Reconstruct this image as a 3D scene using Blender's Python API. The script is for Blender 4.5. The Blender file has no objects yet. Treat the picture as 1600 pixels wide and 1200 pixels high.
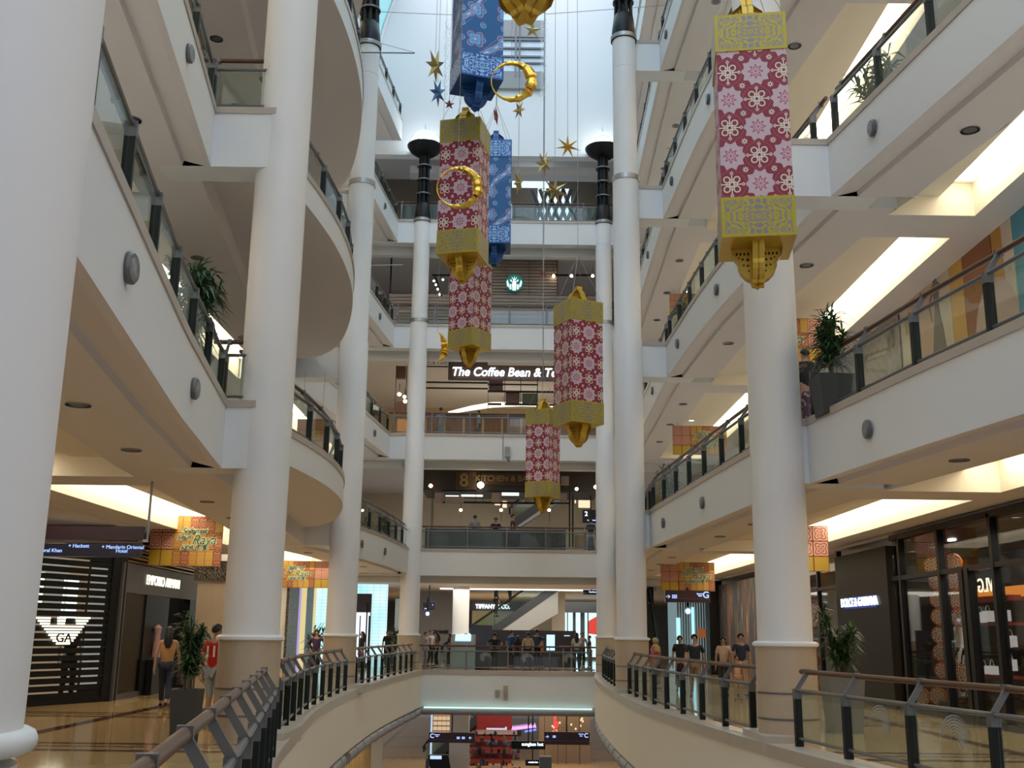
import bpy, bmesh, math, random
from mathutils import Vector, Matrix
from math import sin, cos, pi, radians, atan2, sqrt, hypot
random.seed(7)
SC = bpy.context.scene
COL = SC.collection
# ------------------------------------------------------------------ camera
F = 1650.0; PITCH = math.atan(.236); ROLL = radians(.71); EYE = 1.6
cam_d = bpy.data.cameras.new('camera'); cam = bpy.data.objects.new('camera', cam_d); COL.objects.link(cam)
cam_d.sensor_width = 36; cam_d.lens = 36 * F / 1600; cam_d.clip_end = 400; cam_d.clip_start = .05
cam.matrix_world = (Matrix.Translation((0, 0, EYE)) @ Matrix.Rotation(pi/2 + PITCH, 4, 'X') @ Matrix.Rotation(ROLL, 4, 'Z'))
SC.camera = cam
SC.view_settings.view_transform = 'Standard'; SC.view_settings.look = 'None'
SC.view_settings.gamma = 1; SC.view_settings.exposure = 0.06

def _ray(x, y):
    u = (x-800)/F; v = -(y-600)/F; c, s = cos(ROLL), sin(ROLL)
    U = u*c - v*s; V = u*s + v*c; cp, sp = cos(PITCH), sin(PITCH)
    return Vector((U, cp - V*sp, sp + V*cp))
def at(x, y, Y):
    """world point seen at photo pixel (x, y) at distance Y down the hall"""
    r = _ray(x, y); return Vector((0, 0, EYE)) + r * (Y / r.y)
def atz(x, y, z):
    r = _ray(x, y); return Vector((0, 0, EYE)) + r * ((z-EYE) / r.z)

def proj(P):
    q = P - Vector((0, 0, EYE)); cp, sp = cos(PITCH), sin(PITCH); f = q.y*cp+q.z*sp; V = (-q.y*sp+q.z*cp)/f; U_ = q.x/f; c, s = cos(ROLL), sin(ROLL)
    return 800+F*(U_*c+V*s), 600-F*(-U_*s+V*c)
# ------------------------------------------------------------------ node expression helper
class E_:
    def __init__(s, nt, o): s.nt = nt; s.o = o
    def _m(s, op, *a):
        n = s.nt.nodes.new('ShaderNodeMath'); n.operation = op
        for i, v in enumerate(a):
            if isinstance(v, E_): s.nt.links.new(v.o, n.inputs[i])
            else: n.inputs[i].default_value = v
        return E_(s.nt, n.outputs[0])
    def __add__(s, b): return s._m('ADD', s, b)
    __radd__ = __add__
    def __sub__(s, b): return s._m('SUBTRACT', s, b)
    def __rsub__(s, b): return s._m('SUBTRACT', b, s)
    def __mul__(s, b): return s._m('MULTIPLY', s, b)
    __rmul__ = __mul__
    def __truediv__(s, b): return s._m('DIVIDE', s, b)
    def lt(s, b): return s._m('LESS_THAN', s, b)
    def gt(s, b): return s._m('GREATER_THAN', s, b)
    def sin(s): return s._m('SINE', s)
    def cos(s): return s._m('COSINE', s)
    def abs(s): return s._m('ABSOLUTE', s)
    def round(s): return s._m('ROUND', s)
    def floor(s): return s._m('FLOOR', s)
    def fract(s): return s._m('FRACT', s)
    def mod(s, b): return s._m('FLOORED_MODULO', s, b)
    def sqrt(s): return s._m('SQRT', s)
    def atan2(s, b): return s._m('ARCTAN2', s, b)
    def max(s, b): return s._m('MAXIMUM', s, b)
    def min(s, b): return s._m('MINIMUM', s, b)

def mat_new(name):
    m = bpy.data.materials.new(name); m.use_nodes = True
    nt = m.node_tree; b = nt.nodes['Principled BSDF']
    return m, nt, b
def setb(b, col=None, rough=None, metal=None, em=None, ems=None, alpha=None, trans=None, spec=None):
    if col is not None: b.inputs['Base Color'].default_value = (*col, 1)
    if rough is not None: b.inputs['Roughness'].default_value = rough
    if metal is not None: b.inputs['Metallic'].default_value = metal
    if em is not None: b.inputs['Emission Color'].default_value = (*em, 1)
    if ems is not None: b.inputs['Emission Strength'].default_value = ems
    if spec is not None: b.inputs['Specular IOR Level'].default_value = spec
def mixc(nt, fac, a, b):
    n = nt.nodes.new('ShaderNodeMix'); n.data_type = 'RGBA'
    for inp, v in ((n.inputs[0], fac), (n.inputs[6], a), (n.inputs[7], b)):
        if isinstance(v, E_): nt.links.new(v.o, inp)
        elif hasattr(v, 'is_linked'): nt.links.new(v, inp)
        elif isinstance(v, (tuple, list)): inp.default_value = (*v, 1)
        else: inp.default_value = v
    return n.outputs[2]
def coords(nt, kind='Object'):
    tc = nt.nodes.new('ShaderNodeTexCoord'); sp = nt.nodes.new('ShaderNodeSeparateXYZ')
    nt.links.new(tc.outputs[kind], sp.inputs[0]); return [E_(nt, sp.outputs[i]) for i in range(3)], tc.outputs[kind]
def noise(nt, vec, scale, detail=3, stretch=None):
    n = nt.nodes.new('ShaderNodeTexNoise'); n.inputs['Scale'].default_value = scale; n.inputs['Detail'].default_value = detail
    if stretch:
        mp = nt.nodes.new('ShaderNodeMapping'); mp.inputs['Scale'].default_value = stretch
        nt.links.new(vec, mp.inputs[0]); vec = mp.outputs[0]
    nt.links.new(vec, n.inputs['Vector']); return E_(nt, n.outputs['Fac'])

def plain(name, col, rough=.6, metal=0, var=.06, scale=3., bump=0, spec=None):
    """painted / metal / cloth surface with slight procedural tone variation"""
    m, nt, b = mat_new(name); setb(b, col, rough, metal, spec=spec)
    (x, y, z), v = coords(nt)
    f = noise(nt, v, scale, 4)
    c = mixc(nt, f, tuple(k*(1-var) for k in col), tuple(min(1, k*(1+var)) for k in col))
    nt.links.new(c, b.inputs['Base Color'])
    if bump:
        bp = nt.nodes.new('ShaderNodeBump'); bp.inputs['Strength'].default_value = bump
        g = noise(nt, v, scale*20, 2); nt.links.new(g.o, bp.inputs['Height']); nt.links.new(bp.outputs[0], b.inputs['Normal'])
    return m
def glow(name, col, s):
    m, nt, b = mat_new(name); setb(b, (0, 0, 0), .5, 0, col, s); return m
M = {}
M['paint'] = plain('fascia_paint', (.75, .76, .77), .55, var=.02, scale=.4)
M['colpaint'] = plain('column_paint', (.78, .77, .77), .5, var=.025, scale=.5)
M['soffit'] = plain('soffit_paint', (.74, .70, .70), .7, var=.02, scale=.4)
M['coffer'] = plain('coffer_paint', (.86, .80, .68), .7, var=.02, scale=.4)
M['cream'] = plain('cream_render', (.80, .76, .69), .6, var=.03, scale=.6)
M['black'] = plain('black_metal', (.008, .008, .009), .4, .0, spec=.25)
M['darkpost'] = plain('charcoal_post', (.012, .016, .016), .45, .2, spec=.3)
M['steel'] = plain('brushed_steel', (.42, .42, .43), .38, .85, scale=8)
M['greysteel'] = plain('grey_tube_steel', (.17, .17, .18), .4, .6, scale=8)
M['duct'] = plain('grey_duct', (.30, .29, .30), .45, .3, scale=8)
M['teaglass'] = None
M['gold'] = plain('gold_card', (.62, .40, .05), .35, .35, var=.12, scale=6)
M['goldfoil'] = plain('gold_foil', (.85, .5, .08), .22, .95, var=.3, scale=30, bump=.6)
M['bluecard'] = plain('blue_card', (.012, .09, .30), .4, .1, var=.1, scale=6)
M['redcard'] = plain('dusty_red_card', (.28, .03, .06), .4, .2, var=.2, scale=9)
M['bluefoil'] = plain('blue_foil', (.10, .22, .42), .3, .7, var=.2, scale=20)
M['olivefoil'] = plain('olive_gold_foil', (.42, .34, .15), .3, .8, var=.25, scale=20)
M['wire'] = plain('hanging_wire', (.35, .36, .36), .5, .4)
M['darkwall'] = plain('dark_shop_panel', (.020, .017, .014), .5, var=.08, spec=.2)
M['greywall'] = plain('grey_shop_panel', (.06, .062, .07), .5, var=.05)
M['midgrey'] = plain('mid_grey_panel', (.33, .33, .32), .6, var=.04)
M['purple'] = plain('aubergine_sign_panel', (.045, .015, .03), .35)
M['navy'] = plain('navy_sign_panel', (.012, .014, .04), .35)
M['leaf'] = plain('leaf_green', (.035, .085, .028), .45, var=.45, scale=5)
M['leafb'] = plain('leaf_bright', (.07, .14, .05), .45, var=.4, scale=5)
M['stem'] = plain('brown_stem', (.16, .11, .06), .7, var=.2, scale=20)
M['soil'] = plain('potting_soil', (.04, .028, .02), .95, var=.3, scale=30)
M['pot'] = plain('charcoal_planter', (.035, .036, .038), .45)
M['potgrey'] = plain('grey_planter', (.16, .17, .18), .5)
M['skin'] = plain('skin', (.42, .24, .16), .55, var=.06, scale=10)
M['hair'] = plain('black_hair', (.012, .010, .009), .5, var=.3, scale=40)
M['fan_white'] = plain('white_board', (.80, .80, .80), .5)
M['brick'] = plain('copper_timber', (.28, .12, .06), .6, var=.3, scale=6)
M['red_shop'] = plain('red_shop_panel', (.25, .02, .02), .4)
M['lampwarm'] = glow('warm_lamp', (1, .80, .52), 14)
M['lampcove'] = glow('cove_lamp', (1, .87, .66), 7.0)
M['lampwhite'] = glow('white_lamp', (1, .97, .92), 12)
M['lettercool'] = glow('cool_lit_letters', (.80, .90, 1), 2.2)
M['letterwarm'] = glow('warm_lit_letters', (1, .90, .66), 1.8)
M['letterblue'] = glow('blue_lit_letters', (.35, .50, 1), 1.6)
M['haloblue'] = glow('blue_halo', (.05, .12, .9), 1.2)
M['letterred'] = glow('red_neon', (1, .03, .03), 2.2)
M['letterpink'] = glow('pink_neon', (.9, .35, 1), 2.0)
M['screen'] = glow('lit_screen', (.45, .75, 1), 1.6)
M['letterwhite'] = plain('white_letter_face', (.8, .8, .78), .5)

def mk_marble(name, base, vein, band=False, rough=.12):
    m, nt, b = mat_new(name); (x, y, z), v = coords(nt)
    f = noise(nt, v, 1.2, 6); g = noise(nt, v, 7, 5)
    c = mixc(nt, f*.55 + g*.35, tuple(k*.86 for k in base), tuple(min(1, k*1.12) for k in base))
    if band:   # dark inlaid bands and tile joints
        bx = (x.abs() - 7.35).abs().lt(.13)
        by = ((y + 2.2).mod(5.6) - .35).abs().lt(.11)
        by2 = ((y + 2.2).mod(5.6) - .85).abs().lt(.06)
        by3 = ((y + 2.2).mod(5.6) - 1.25).abs().lt(.10)
        bb = bx.max(by.max(by2).max(by3))
        c = mixc(nt, bb, c, vein)
        j = (x.mod(.8) - .4).abs().gt(.394).max((y.mod(.8) - .4).abs().gt(.394))
        c = mixc(nt, j*.25, c, (.2, .15, .1))
    else:
        w = noise(nt, v, 3, 8); c = mixc(nt, (w - .5).abs().lt(.006)*.18, c, vein)
    nt.links.new(c, b.inputs['Base Color']); b.inputs['Roughness'].default_value = rough
    return m
M['floor'] = mk_marble('polished_marble_floor', (.58, .41, .20), (.10, .035, .025), True, .09)
M['stone'] = mk_marble('beige_stone', (.50, .40, .29), (.35, .2, .12), False, .3)
M['kerb'] = mk_marble('kerb_stone', (.48, .42, .36), (.3, .2, .15), False, .35)
def wood(name, a, c2, stretch=(1, 12, 12), rough=.35):
    m, nt, b = mat_new(name); _, v = coords(nt)
    f = noise(nt, v, 3, 5, stretch); nt.links.new(mixc(nt, f, a, c2), b.inputs['Base Color']); b.inputs['Roughness'].default_value = rough
    return m
M['wood'] = wood('handrail_wood', (.13, .055, .03), (.06, .025, .014))
M['woodlight'] = wood('timber_panel', (.42, .22, .10), (.28, .13, .055), (12, 12, 1))
M['slat'] = wood('dark_slat_wood', (.16, .10, .07), (.09, .055, .04), (2, 2, 20), .5)
M['yslat'] = plain('yellow_lit_slats', (.62, .42, .18), .5)

def glass(name, tint=(.9, .96, .95), refl=.12, rough=.02, graz=.22):
    m = bpy.data.materials.new(name); m.use_nodes = True; nt = m.node_tree; nt.nodes.clear()
    o = nt.nodes.new('ShaderNodeOutputMaterial'); mx = nt.nodes.new('ShaderNodeMixShader')
    t = nt.nodes.new('ShaderNodeBsdfTransparent'); t.inputs[0].default_value = (*tint, 1)
    g = nt.nodes.new('ShaderNodeBsdfGlossy'); g.inputs['Roughness'].default_value = rough
    lw = nt.nodes.new('ShaderNodeLayerWeight'); lw.inputs[0].default_value = .35
    e = E_(nt, lw.outputs['Facing'])*graz + refl
    nt.links.new(e.o, mx.inputs[0]); nt.links.new(t.outputs[0], mx.inputs[1]); nt.links.new(g.outputs[0], mx.inputs[2])
    nt.links.new(mx.outputs[0], o.inputs[0]); return m
M['glass'] = glass('railing_glass', (.88, .94, .92), .03)
M['shopglass'] = glass('shop_glass', (.80, .82, .82), .02, graz=.16)
M['tealglass'] = glass('dark_teal_side_glass', (.16, .30, .32), .04)
M['skyglass'] = glass('teal_skylight_glass', (.70, .92, 1.0), .02)
M['skyclear'] = glass('clear_skylight_glass', (.95, .98, 1.0), .02)  # unseen far bay made clearer to brighten the end wall
M['dome'] = glass('lamp_dome_glass', (.85, .93, .97), .10)
M['frost'] = plain('etched_frost', (.34, .36, .36), .7)

# ------------------------------------------------------------------ mesh builder
class MB:
    def __init__(s): s.bm = bmesh.new(); s.mi = 0
    def _f(s, vs):
        try:
            f = s.bm.faces.new(vs); f.material_index = s.mi; return f
        except ValueError: return None
    def box(s, x0, x1, y0, y1, z0, z1, mtx=None):
        P = [Vector(p) for p in ((x0,y0,z0),(x1,y0,z0),(x1,y1,z0),(x0,y1,z0),(x0,y0,z1),(x1,y0,z1),(x1,y1,z1),(x0,y1,z1))]
        if mtx: P = [mtx @ p for p in P]
        v = [s.bm.verts.new(p) for p in P]
        for q in ((3,2,1,0),(4,5,6,7),(0,1,5,4),(1,2,6,5),(2,3,7,6),(3,0,4,7)): s._f([v[i] for i in q])
        return s
    def quad(s, *P): s._f([s.bm.verts.new(Vector(p)) for p in P]); return s
    def prism(s, pts, n, depth):
        """polygon of 3D points extruded along vector n*depth"""
        n = Vector(n).normalized()*depth
        a = [s.bm.verts.new(Vector(p)) for p in pts]; b = [s.bm.verts.new(Vector(p)+n) for p in pts]
        s._f(a[::-1]); s._f(b); k = len(a)
        for i in range(k): s._f([a[i], a[(i+1) % k], b[(i+1) % k], b[i]])
        return s
    def tube(s, pts, r, seg=8, cap=True, close=False):
        pts = [Vector(p) for p in pts]; rs = r if isinstance(r, (list, tuple)) else [r]*len(pts)
        rings = []; n = len(pts)
        for i, p in enumerate(pts):
            if close: d = pts[(i+1) % n] - pts[i-1]
            else: d = (pts[min(i+1, n-1)] - pts[max(i-1, 0)])
            d.normalize(); up = Vector((0,0,1)) if abs(d.z) < .9 else Vector((1,0,0))
            a = d.cross(up).normalized(); b = a.cross(d).normalized()
            rings.append([s.bm.verts.new(p + (a*cos(2*pi*k/seg) + b*sin(2*pi*k/seg))*rs[i]) for k in range(seg)])
        for i in range(n if close else n-1):
            A = rings[i]; B = rings[(i+1) % n]
            for k in range(seg): s._f([A[k], A[(k+1) % seg], B[(k+1) % seg], B[k]])
        if cap and not close: s._f(rings[0][::-1]); s._f(rings[-1])
        return s
    def lathe(s, prof, c=(0,0,0), seg=32, cap=True):
        c = Vector(c); rings = []
        for r, z in prof: rings.append([s.bm.verts.new(c + Vector((r*cos(2*pi*k/seg), r*sin(2*pi*k/seg), z))) for k in range(seg)])
        for i in range(len(rings)-1):
            A, B = rings[i], rings[i+1]
            for k in range(seg): s._f([A[k], A[(k+1) % seg], B[(k+1) % seg], B[k]])
        if cap: s._f(rings[0][::-1]); s._f(rings[-1])
        return s
    def grid(s, rows):
        R = [[s.bm.verts.new(Vector(p)) for p in r] for r in rows]
        for i in range(len(R)-1):
            for j in range(len(R[i])-1): s._f([R[i][j], R[i][j+1], R[i+1][j+1], R[i+1][j]])
        return s
    def build(s, name, mat, parent=None, smooth=False, loc=None, rz=0):
        me = bpy.data.meshes.new(name)
        bmesh.ops.recalc_face_normals(s.bm, faces=s.bm.faces)
        s.bm.to_mesh(me); s.bm.free()
        for m in (mat if isinstance(mat, (list, tuple)) else [mat]): me.materials.append(M[m] if isinstance(m, str) else m)
        if smooth:
            for p in me.polygons: p.use_smooth = True
            try: me.set_sharp_from_angle(angle=radians(40))
            except Exception: pass
        o = bpy.data.objects.new(name, me); COL.objects.link(o)
        if parent: o.parent = parent
        if loc is not None: o.location = loc
        if rz: o.rotation_euler.z = rz
        return o
def tag(o, label=None, cat=None, group=None, kind=None):
    if label: o['label'] = label
    if cat: o['category'] = cat
    if group: o['group'] = group
    if kind: o['kind'] = kind
    return o
def struct(o): o['kind'] = 'structure'; return o
def empty(name, loc, label, cat, group=None, rz=0, kind=None):
    o = bpy.data.objects.new(name, None); COL.objects.link(o); o.location = loc; o.rotation_euler.z = rz
    o.empty_display_size = .1
    return tag(o, label, cat, group, kind)
def kids(o): return [c for c in o.children]
def copy_tree(o, parent=None, chmap=None):
    c = o.copy(); COL.objects.link(c); c.parent = parent
    for ch in (chmap[o.name] if chmap else list(o.children)): copy_tree(ch, c, chmap)
    return c
def dup(root, loc, rz=0, label=None, group=None, sc=None):
    c = copy_tree(root); c.location = loc; c.rotation_euler.z = rz
    if sc: c.scale = (sc, sc, sc)
    if label: c['label'] = label
    if group: c['group'] = group
    return c
_txt = {}
def text(name, s, size, pos, n, mat, parent=None, ext=.01, shear=0, align='CENTER', sx=1, mirror=False, bold=0):
    """lettering standing on a surface whose normal is n (horizontal vector)"""
    cu = bpy.data.curves.new(name, 'FONT'); cu.body = s; cu.size = size; cu.extrude = ext; cu.shear = shear
    cu.align_x = align; cu.align_y = 'CENTER'; cu.offset = bold
    o = bpy.data.objects.new(name+'_tmp', cu); COL.objects.link(o)
    dg = bpy.context.evaluated_depsgraph_get(); me = bpy.data.meshes.new_from_object(o.evaluated_get(dg))
    bpy.data.objects.remove(o); bpy.data.curves.remove(cu)
    n = Vector(n).normalized(); r = Vector((0,0,1)).cross(n).normalized(); up = n.cross(r)
    mm = Matrix((r*sx*(-1 if mirror else 1), up, n)).transposed().to_4x4()
    me.transform(Matrix.Translation(Vector(pos)) @ mm)
    me.materials.clear(); me.materials.append(M[mat])
    ob = bpy.data.objects.new(name, me); COL.objects.link(ob)
    if parent:
        ob.parent = parent; ob.matrix_parent_inverse = parent_inv(parent)
    return ob
def parent_inv(p):
    return (Matrix.Translation(p.location) @ Matrix.Rotation(p.rotation_euler.z, 4, 'Z')).inverted()
def wbuild(mb, name, mat, parent, smooth=False):
    """build from world coordinates under a located parent"""
    o = mb.build(name, mat, None, smooth); o.parent = parent; o.matrix_parent_inverse = parent_inv(parent); return o
def lerp(tab, y):
    if y <= tab[0][0]: a, b = tab[0], tab[1]
    elif y >= tab[-1][0]: a, b = tab[-2], tab[-1]
    else:
        for a, b in zip(tab, tab[1:]):
            if a[0] <= y <= b[0]: break
    t = (y-a[0])/(b[0]-a[0]); return a[1] + (b[1]-a[1])*t
def smooth_tab(tab):
    """Catmull-Rom through the table"""
    out = []; n = len(tab)
    for i in range(n-1):
        p0 = tab[max(i-1, 0)]; p1 = tab[i]; p2 = tab[i+1]; p3 = tab[min(i+2, n-1)]
        m1 = (p2[1]-p0[1])/(p2[0]-p0[0]); m2 = (p3[1]-p1[1])/(p3[0]-p1[0]); h = p2[0]-p1[0]
        for k in range(6):
            t = k/6; a = 2*t**3-3*t**2+1; b = t**3-2*t**2+t; c = -2*t**3+3*t**2; d = t**3-t**2
            out.append((p1[0]+t*h, a*p1[1]+b*h*m1+c*p2[1]+d*h*m2))
    out.append(tab[-1]); return out
def stations(y0, y1, step=.75):
    n = max(1, round((y1-y0)/step)); return [y0 + (y1-y0)*i/n for i in range(n+1)]
WORLD_S = 2.9
# ================================================================== THE SHELL
H = 5.0; YB = 45.6                       # storey height, distance of the bridges
L_, R_ = -1, 1
E0 = {L_: smooth_tab([(-4, -.5), (4, .85), (7, 1.42), (10, 2.0), (13.3, 2.78), (17.3, 3.3), (22.8, 3.88), (28.9, 4.11), (36, 4.09), (YB+.4, 3.6)]),
      R_: smooth_tab([(-4, 6.3), (4, 5.65), (10.3, 4.85), (12.5, 4.45), (14.2, 4.14), (16.3, 3.83), (20.5, 3.35), (25, 3.0), (32, 2.92), (39.7, 3.14), (YB+.4, 3.65)])}
# galleries: list of (y0, y1, edge table) per level and side
def edges(n, side):
    if side == L_:
        if n == 1:
            return [(-3, 16.1, [(-3, 1.2), (6.18, 2.83), (12, 3.85), (16.1, 4.45)]), (31.1, YB, smooth_tab([(31.1, 5.75), (35.9, 5.11), (39.5, 4.68), (43.3, 4.39), (YB, 4.3)]))]
        return [(-3, 16.1, [(-3, 2.3), (11, 4.3), (16.1, 5.0)]), (31.1, YB, [(31.1, 6.75), (40.5, 5.8), (YB, 5.32)])]
    if n == 1:
        return [(-3, 17.0, [(-3, 7.7), (11.2, 5.67), (13.46, 5.3), (17, 4.84)]), (17.5, 30.3, [(17.5, 4.72), (20, 4.55), (24.2, 4.3), (30.3, 3.98)]), (30.9, YB, [(30.9, 4.0), (YB, 4.5)])]
    return [(-3, 17.0, [(-3, 8.6), (12.7, 6.13), (14.65, 5.83), (17, 5.47)]), (17.5, 30.3, smooth_tab([(17.5, 5.35), (21.6, 4.95), (25, 4.71), (30.3, 4.57)])), (30.9, YB, [(30.9, 4.6), (YB, 5.0)])]
BALC = smooth_tab([(16.7, 4.35), (17.6, 4.1), (18.6, 3.95), (19.6, 3.83), (20.9, 3.73), (22.5, 3.72), (24.1, 3.84), (25.7, 4.1), (27.5, 4.52), (28.8, 4.95), (29.7, 5.42), (30.3, 6.0)])
def emain(n, side, y):
    """edge of the main slab, also behind the bowl balconies"""
    for y0, y1, tb in edges(n, side):
        if y0-1e-6 <= y <= y1+1e-6: return lerp(tb, y)
    if side == L_ and 16.1 < y < 31.1:
        a = lerp(edges(n, side)[0][2], 16.1); b = lerp(edges(n, side)[1][2], 31.1); return a + (b-a)*(y-16.1)/15
    s = edges(n, side); ys = [(e[1], lerp(e[2], e[1])) for e in s[:-1]] + [(e[0], lerp(e[2], e[0])) for e in s[1:]]
    return min(ys, key=lambda q: abs(q[0]-y))[1]
def inner(n, side, y):
    base = 1.62 if n == 1 else 1.42
    v = emain(n, side, y) + base
    return min(max(v, 5.0), 7.3)
def strip(mb, side, ys, fa, za, fb, zb):
    mb.grid([[(side*fa(y), y, za), (side*fb(y), y, zb)] for y in ys])
XW = 9.0                                  # shop-front line
CROSS = {L_: [(-3, -1.5), (17.2, 18.3), (31.2, 32.3), (YB-.6, YB)], R_: [(-3, -1.5), (17.8, 18.9), (31.2, 32.3), (YB-.6, YB)]}
XC0, XC1 = 7.75, 8.3
for n in range(1, 6):
    zt = H*n; zs = zt - .98
    for side in (L_, R_):
        nm = 'left' if side == L_ else 'right'
        fl = MB(); ks = MB(); ce = MB()
        segs = edges(n, side)
        if side == L_: segs = segs + [(16.7, 30.3, BALC)]
        for (y0, y1, tb) in segs:
            ys = stations(y0, y1, .45 if tb is BALC else .75); e = lambda y: lerp(tb, y); bal = tb is BALC
            zb = zt - (.55 if bal else .98)
            strip(fl, side, ys, e, zt-.03, e, zb)                                  # fascia
            strip(fl, side, ys, lambda y: e(y)+.26, zt+.0, lambda y: XW+.2, zt+.0)        # floor top
            # stone kerb
            strip(ks, side, ys, lambda y: e(y)-.02, zt-.03, lambda y: e(y)-.02, zt+.09)
            strip(ks, side, ys, lambda y: e(y)-.02, zt+.09, lambda y: e(y)+.26, zt+.09)
            strip(ks, side, ys, lambda y: e(y)+.26, zt+.09, lambda y: e(y)+.26, zt)
            strip(ks, side, ys, lambda y: e(y)-.02, zt-.03, lambda y: e(y)+.05, zt-.03)
            for yy, hide in ((y0, False), (y1, False)):                                         # end faces
                fl.quad((side*e(yy), yy, zb), (side*(e(yy)+1.5), yy, zb), (side*(e(yy)+1.5), yy, zt), (side*e(yy), yy, zt))
            if bal:   # shallow soffit of the bowl, then the drop to the main soffit
                strip(ce, side, ys, lambda y: e(y), zb, lambda y: max(e(y)+.02, emain(n, side, y)+.25), zb)
            else:     # stepped edge of the soffit
                strip(ce, side, ys, e, zb, lambda y: e(y)+.10, zb)
                strip(ce, side, ys, lambda y: e(y)+.10, zb, lambda y: e(y)+.45, zb+.09)
                strip(ce, side, ys, lambda y: e(y)+.45, zb+.09, lambda y: e(y)+.47, zs)
                strip(ce, side, ys, lambda y: e(y)+.47, zs, lambda y: max(e(y)+.5, inner(n, side, y)), zs)
        if side == L_:   # main slab behind the bowl
            ys = stations(16.1, 31.1); em = lambda y: emain(n, side, y)+.25
            strip(ce, side, ys, em, zt-.5, em, zs)
            strip(ce, side, ys, em, zs, lambda y: inner(n, side, y), zs)
            strip(fl, side, ys, lambda y: emain(n, side, y)-.6, zt, lambda y: XW+.2, zt)
        # tie beams from slab to columns
        for (yb, w, xc) in ((16.1, .5, 3.9), (30.9, .5, 4.8)) if side == L_ else ((17.0, .5, 4.4), (30.3, .6, 3.5)):
            xo = max(emain(n, side, yb-.05), emain(n, side, yb+w+.05))+.8
            xo = max(xo, xc+.5)
            a, b = sorted((side*xc, side*xo)); fl.box(a, b, yb, yb+w+.1, zt-.985, zt-.002); ks.box(a, b, yb-.02, yb+w+.02, zt-.03, zt+.085)
        struct(fl.build('floor', ['paint'])); ce_out = ce
        struct(ks.build('trim_1', 'kerb'))
        # coffered ceiling: cross bands, border, raised coffers with a light slot
        cf = MB()
        cr = CROSS[side]
        for (a, b) in cr:
            ys = stations(a, b, .5); strip(ce, side, ys, lambda y: inner(n, side, y), zs, lambda y: XC1, zs)
        ys = stations(-3, YB, 2); strip(ce, side, ys, lambda y: XC1, zs, lambda y: XW+.2, zs)
        lamps = []
        for (a, b) in zip(cr, cr[1:]):
            y0, y1 = a[1], b[0]; ys = stations(y0, y1, .7); f = lambda y: inner(n, side, y); zc = zs+.32
            strip(cf, side, ys, f, zs, f, zc); strip(cf, side, ys, lambda y: XC1, zs, lambda y: XC1, zc+.3)
            strip(cf, side, ys, f, zc, lambda y: XC0-.5, zc)
            strip(cf, side, ys, lambda y: XC0-.5, zc, lambda y: XC0-.5, zc+.05)
            strip(cf, side, ys, lambda y: XC0-.5, zc+.05, lambda y: XC0-.05, zc+.05)
            strip(cf, side, ys, lambda y: XC0-.05, zc+.05, lambda y: XC0-.05, zc+.3)
            strip(cf, side, ys, lambda y: XC0-.05, zc+.3, lambda y: XC1, zc+.3)
            for yy in (y0, y1): cf.quad((side*f(yy), yy, zs), (side*XC1, yy, zs), (side*XC1, yy, zc+.3), (side*f(yy), yy, zc+.3))
            lamps.append((y0+.25, y1-.25, zc+.24))
        struct(ce.build('ceiling', 'soffit')); struct(cf.build('ceiling', 'coffer'))
        for i, (ya, yb, zl) in enumerate(lamps):
            if ya < 0: ya = 2.0
            lb = MB(); a, b = sorted((side*(XC0+.02), side*(XC1-.08))); lb.box(a, b, ya, yb, zl, zl+.04)
            w = ('near', 'middle', 'far')[i]; o = ('first', 'second', 'third', 'fourth', 'fifth')[n-1]
            tag(lb.build('cove_light', 'lampcove'), f'long warm cove light strip in the {w} ceiling coffer under the {o} upper {nm} gallery', 'light', 'cove lights in the gallery ceilings')
        # shop wall of this storey
        if n >= 1:
            w = MB(); a, b = sorted((side*(XW+.02), side*(XW+.3))); w.box(a, b, 2, 64, zt, zt+4.3); struct(w.build('wall_'+nm, 'cream'))
# ---- bridges and the building beyond them
for n in range(0, 5):
    zt = H*n; b = MB()
    zl = 1.42 if n == 0 else 1.05
    xl, xr = (-3.72, 3.72) if n == 0 else (-9.2, 9.2)
    yb = YB if n else YB+.4
    if n:
        b.box(xl, xr, yb, yb+.5, zt-zl, zt-.03); b.box(xl, xr, yb+.5, 64, zt-.6, zt-.004); b.box(xl, xr, yb+.9, yb+1.3, zt-1.32, zt-.6)
        struct(b.build('floor', 'paint'))
        k = MB(); k.box(xl, xr, yb-.03, yb+.26, zt-.03, zt+.09); struct(k.build('trim_2', 'kerb'))
    else:
        b.box(xl, xr, yb, yb+.5, -zl, -.05); struct(b.build('wall_back', 'paint'))
    zc_ = zt-(1.1 if n == 1 else .72)
    c = MB(); c.box(-9.2, 9.2, yb+1.3, 64, zc_, zc_+.03)
    if n: struct(c.build('ceiling', 'soffit'))
    else: c.bm.free()
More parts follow.
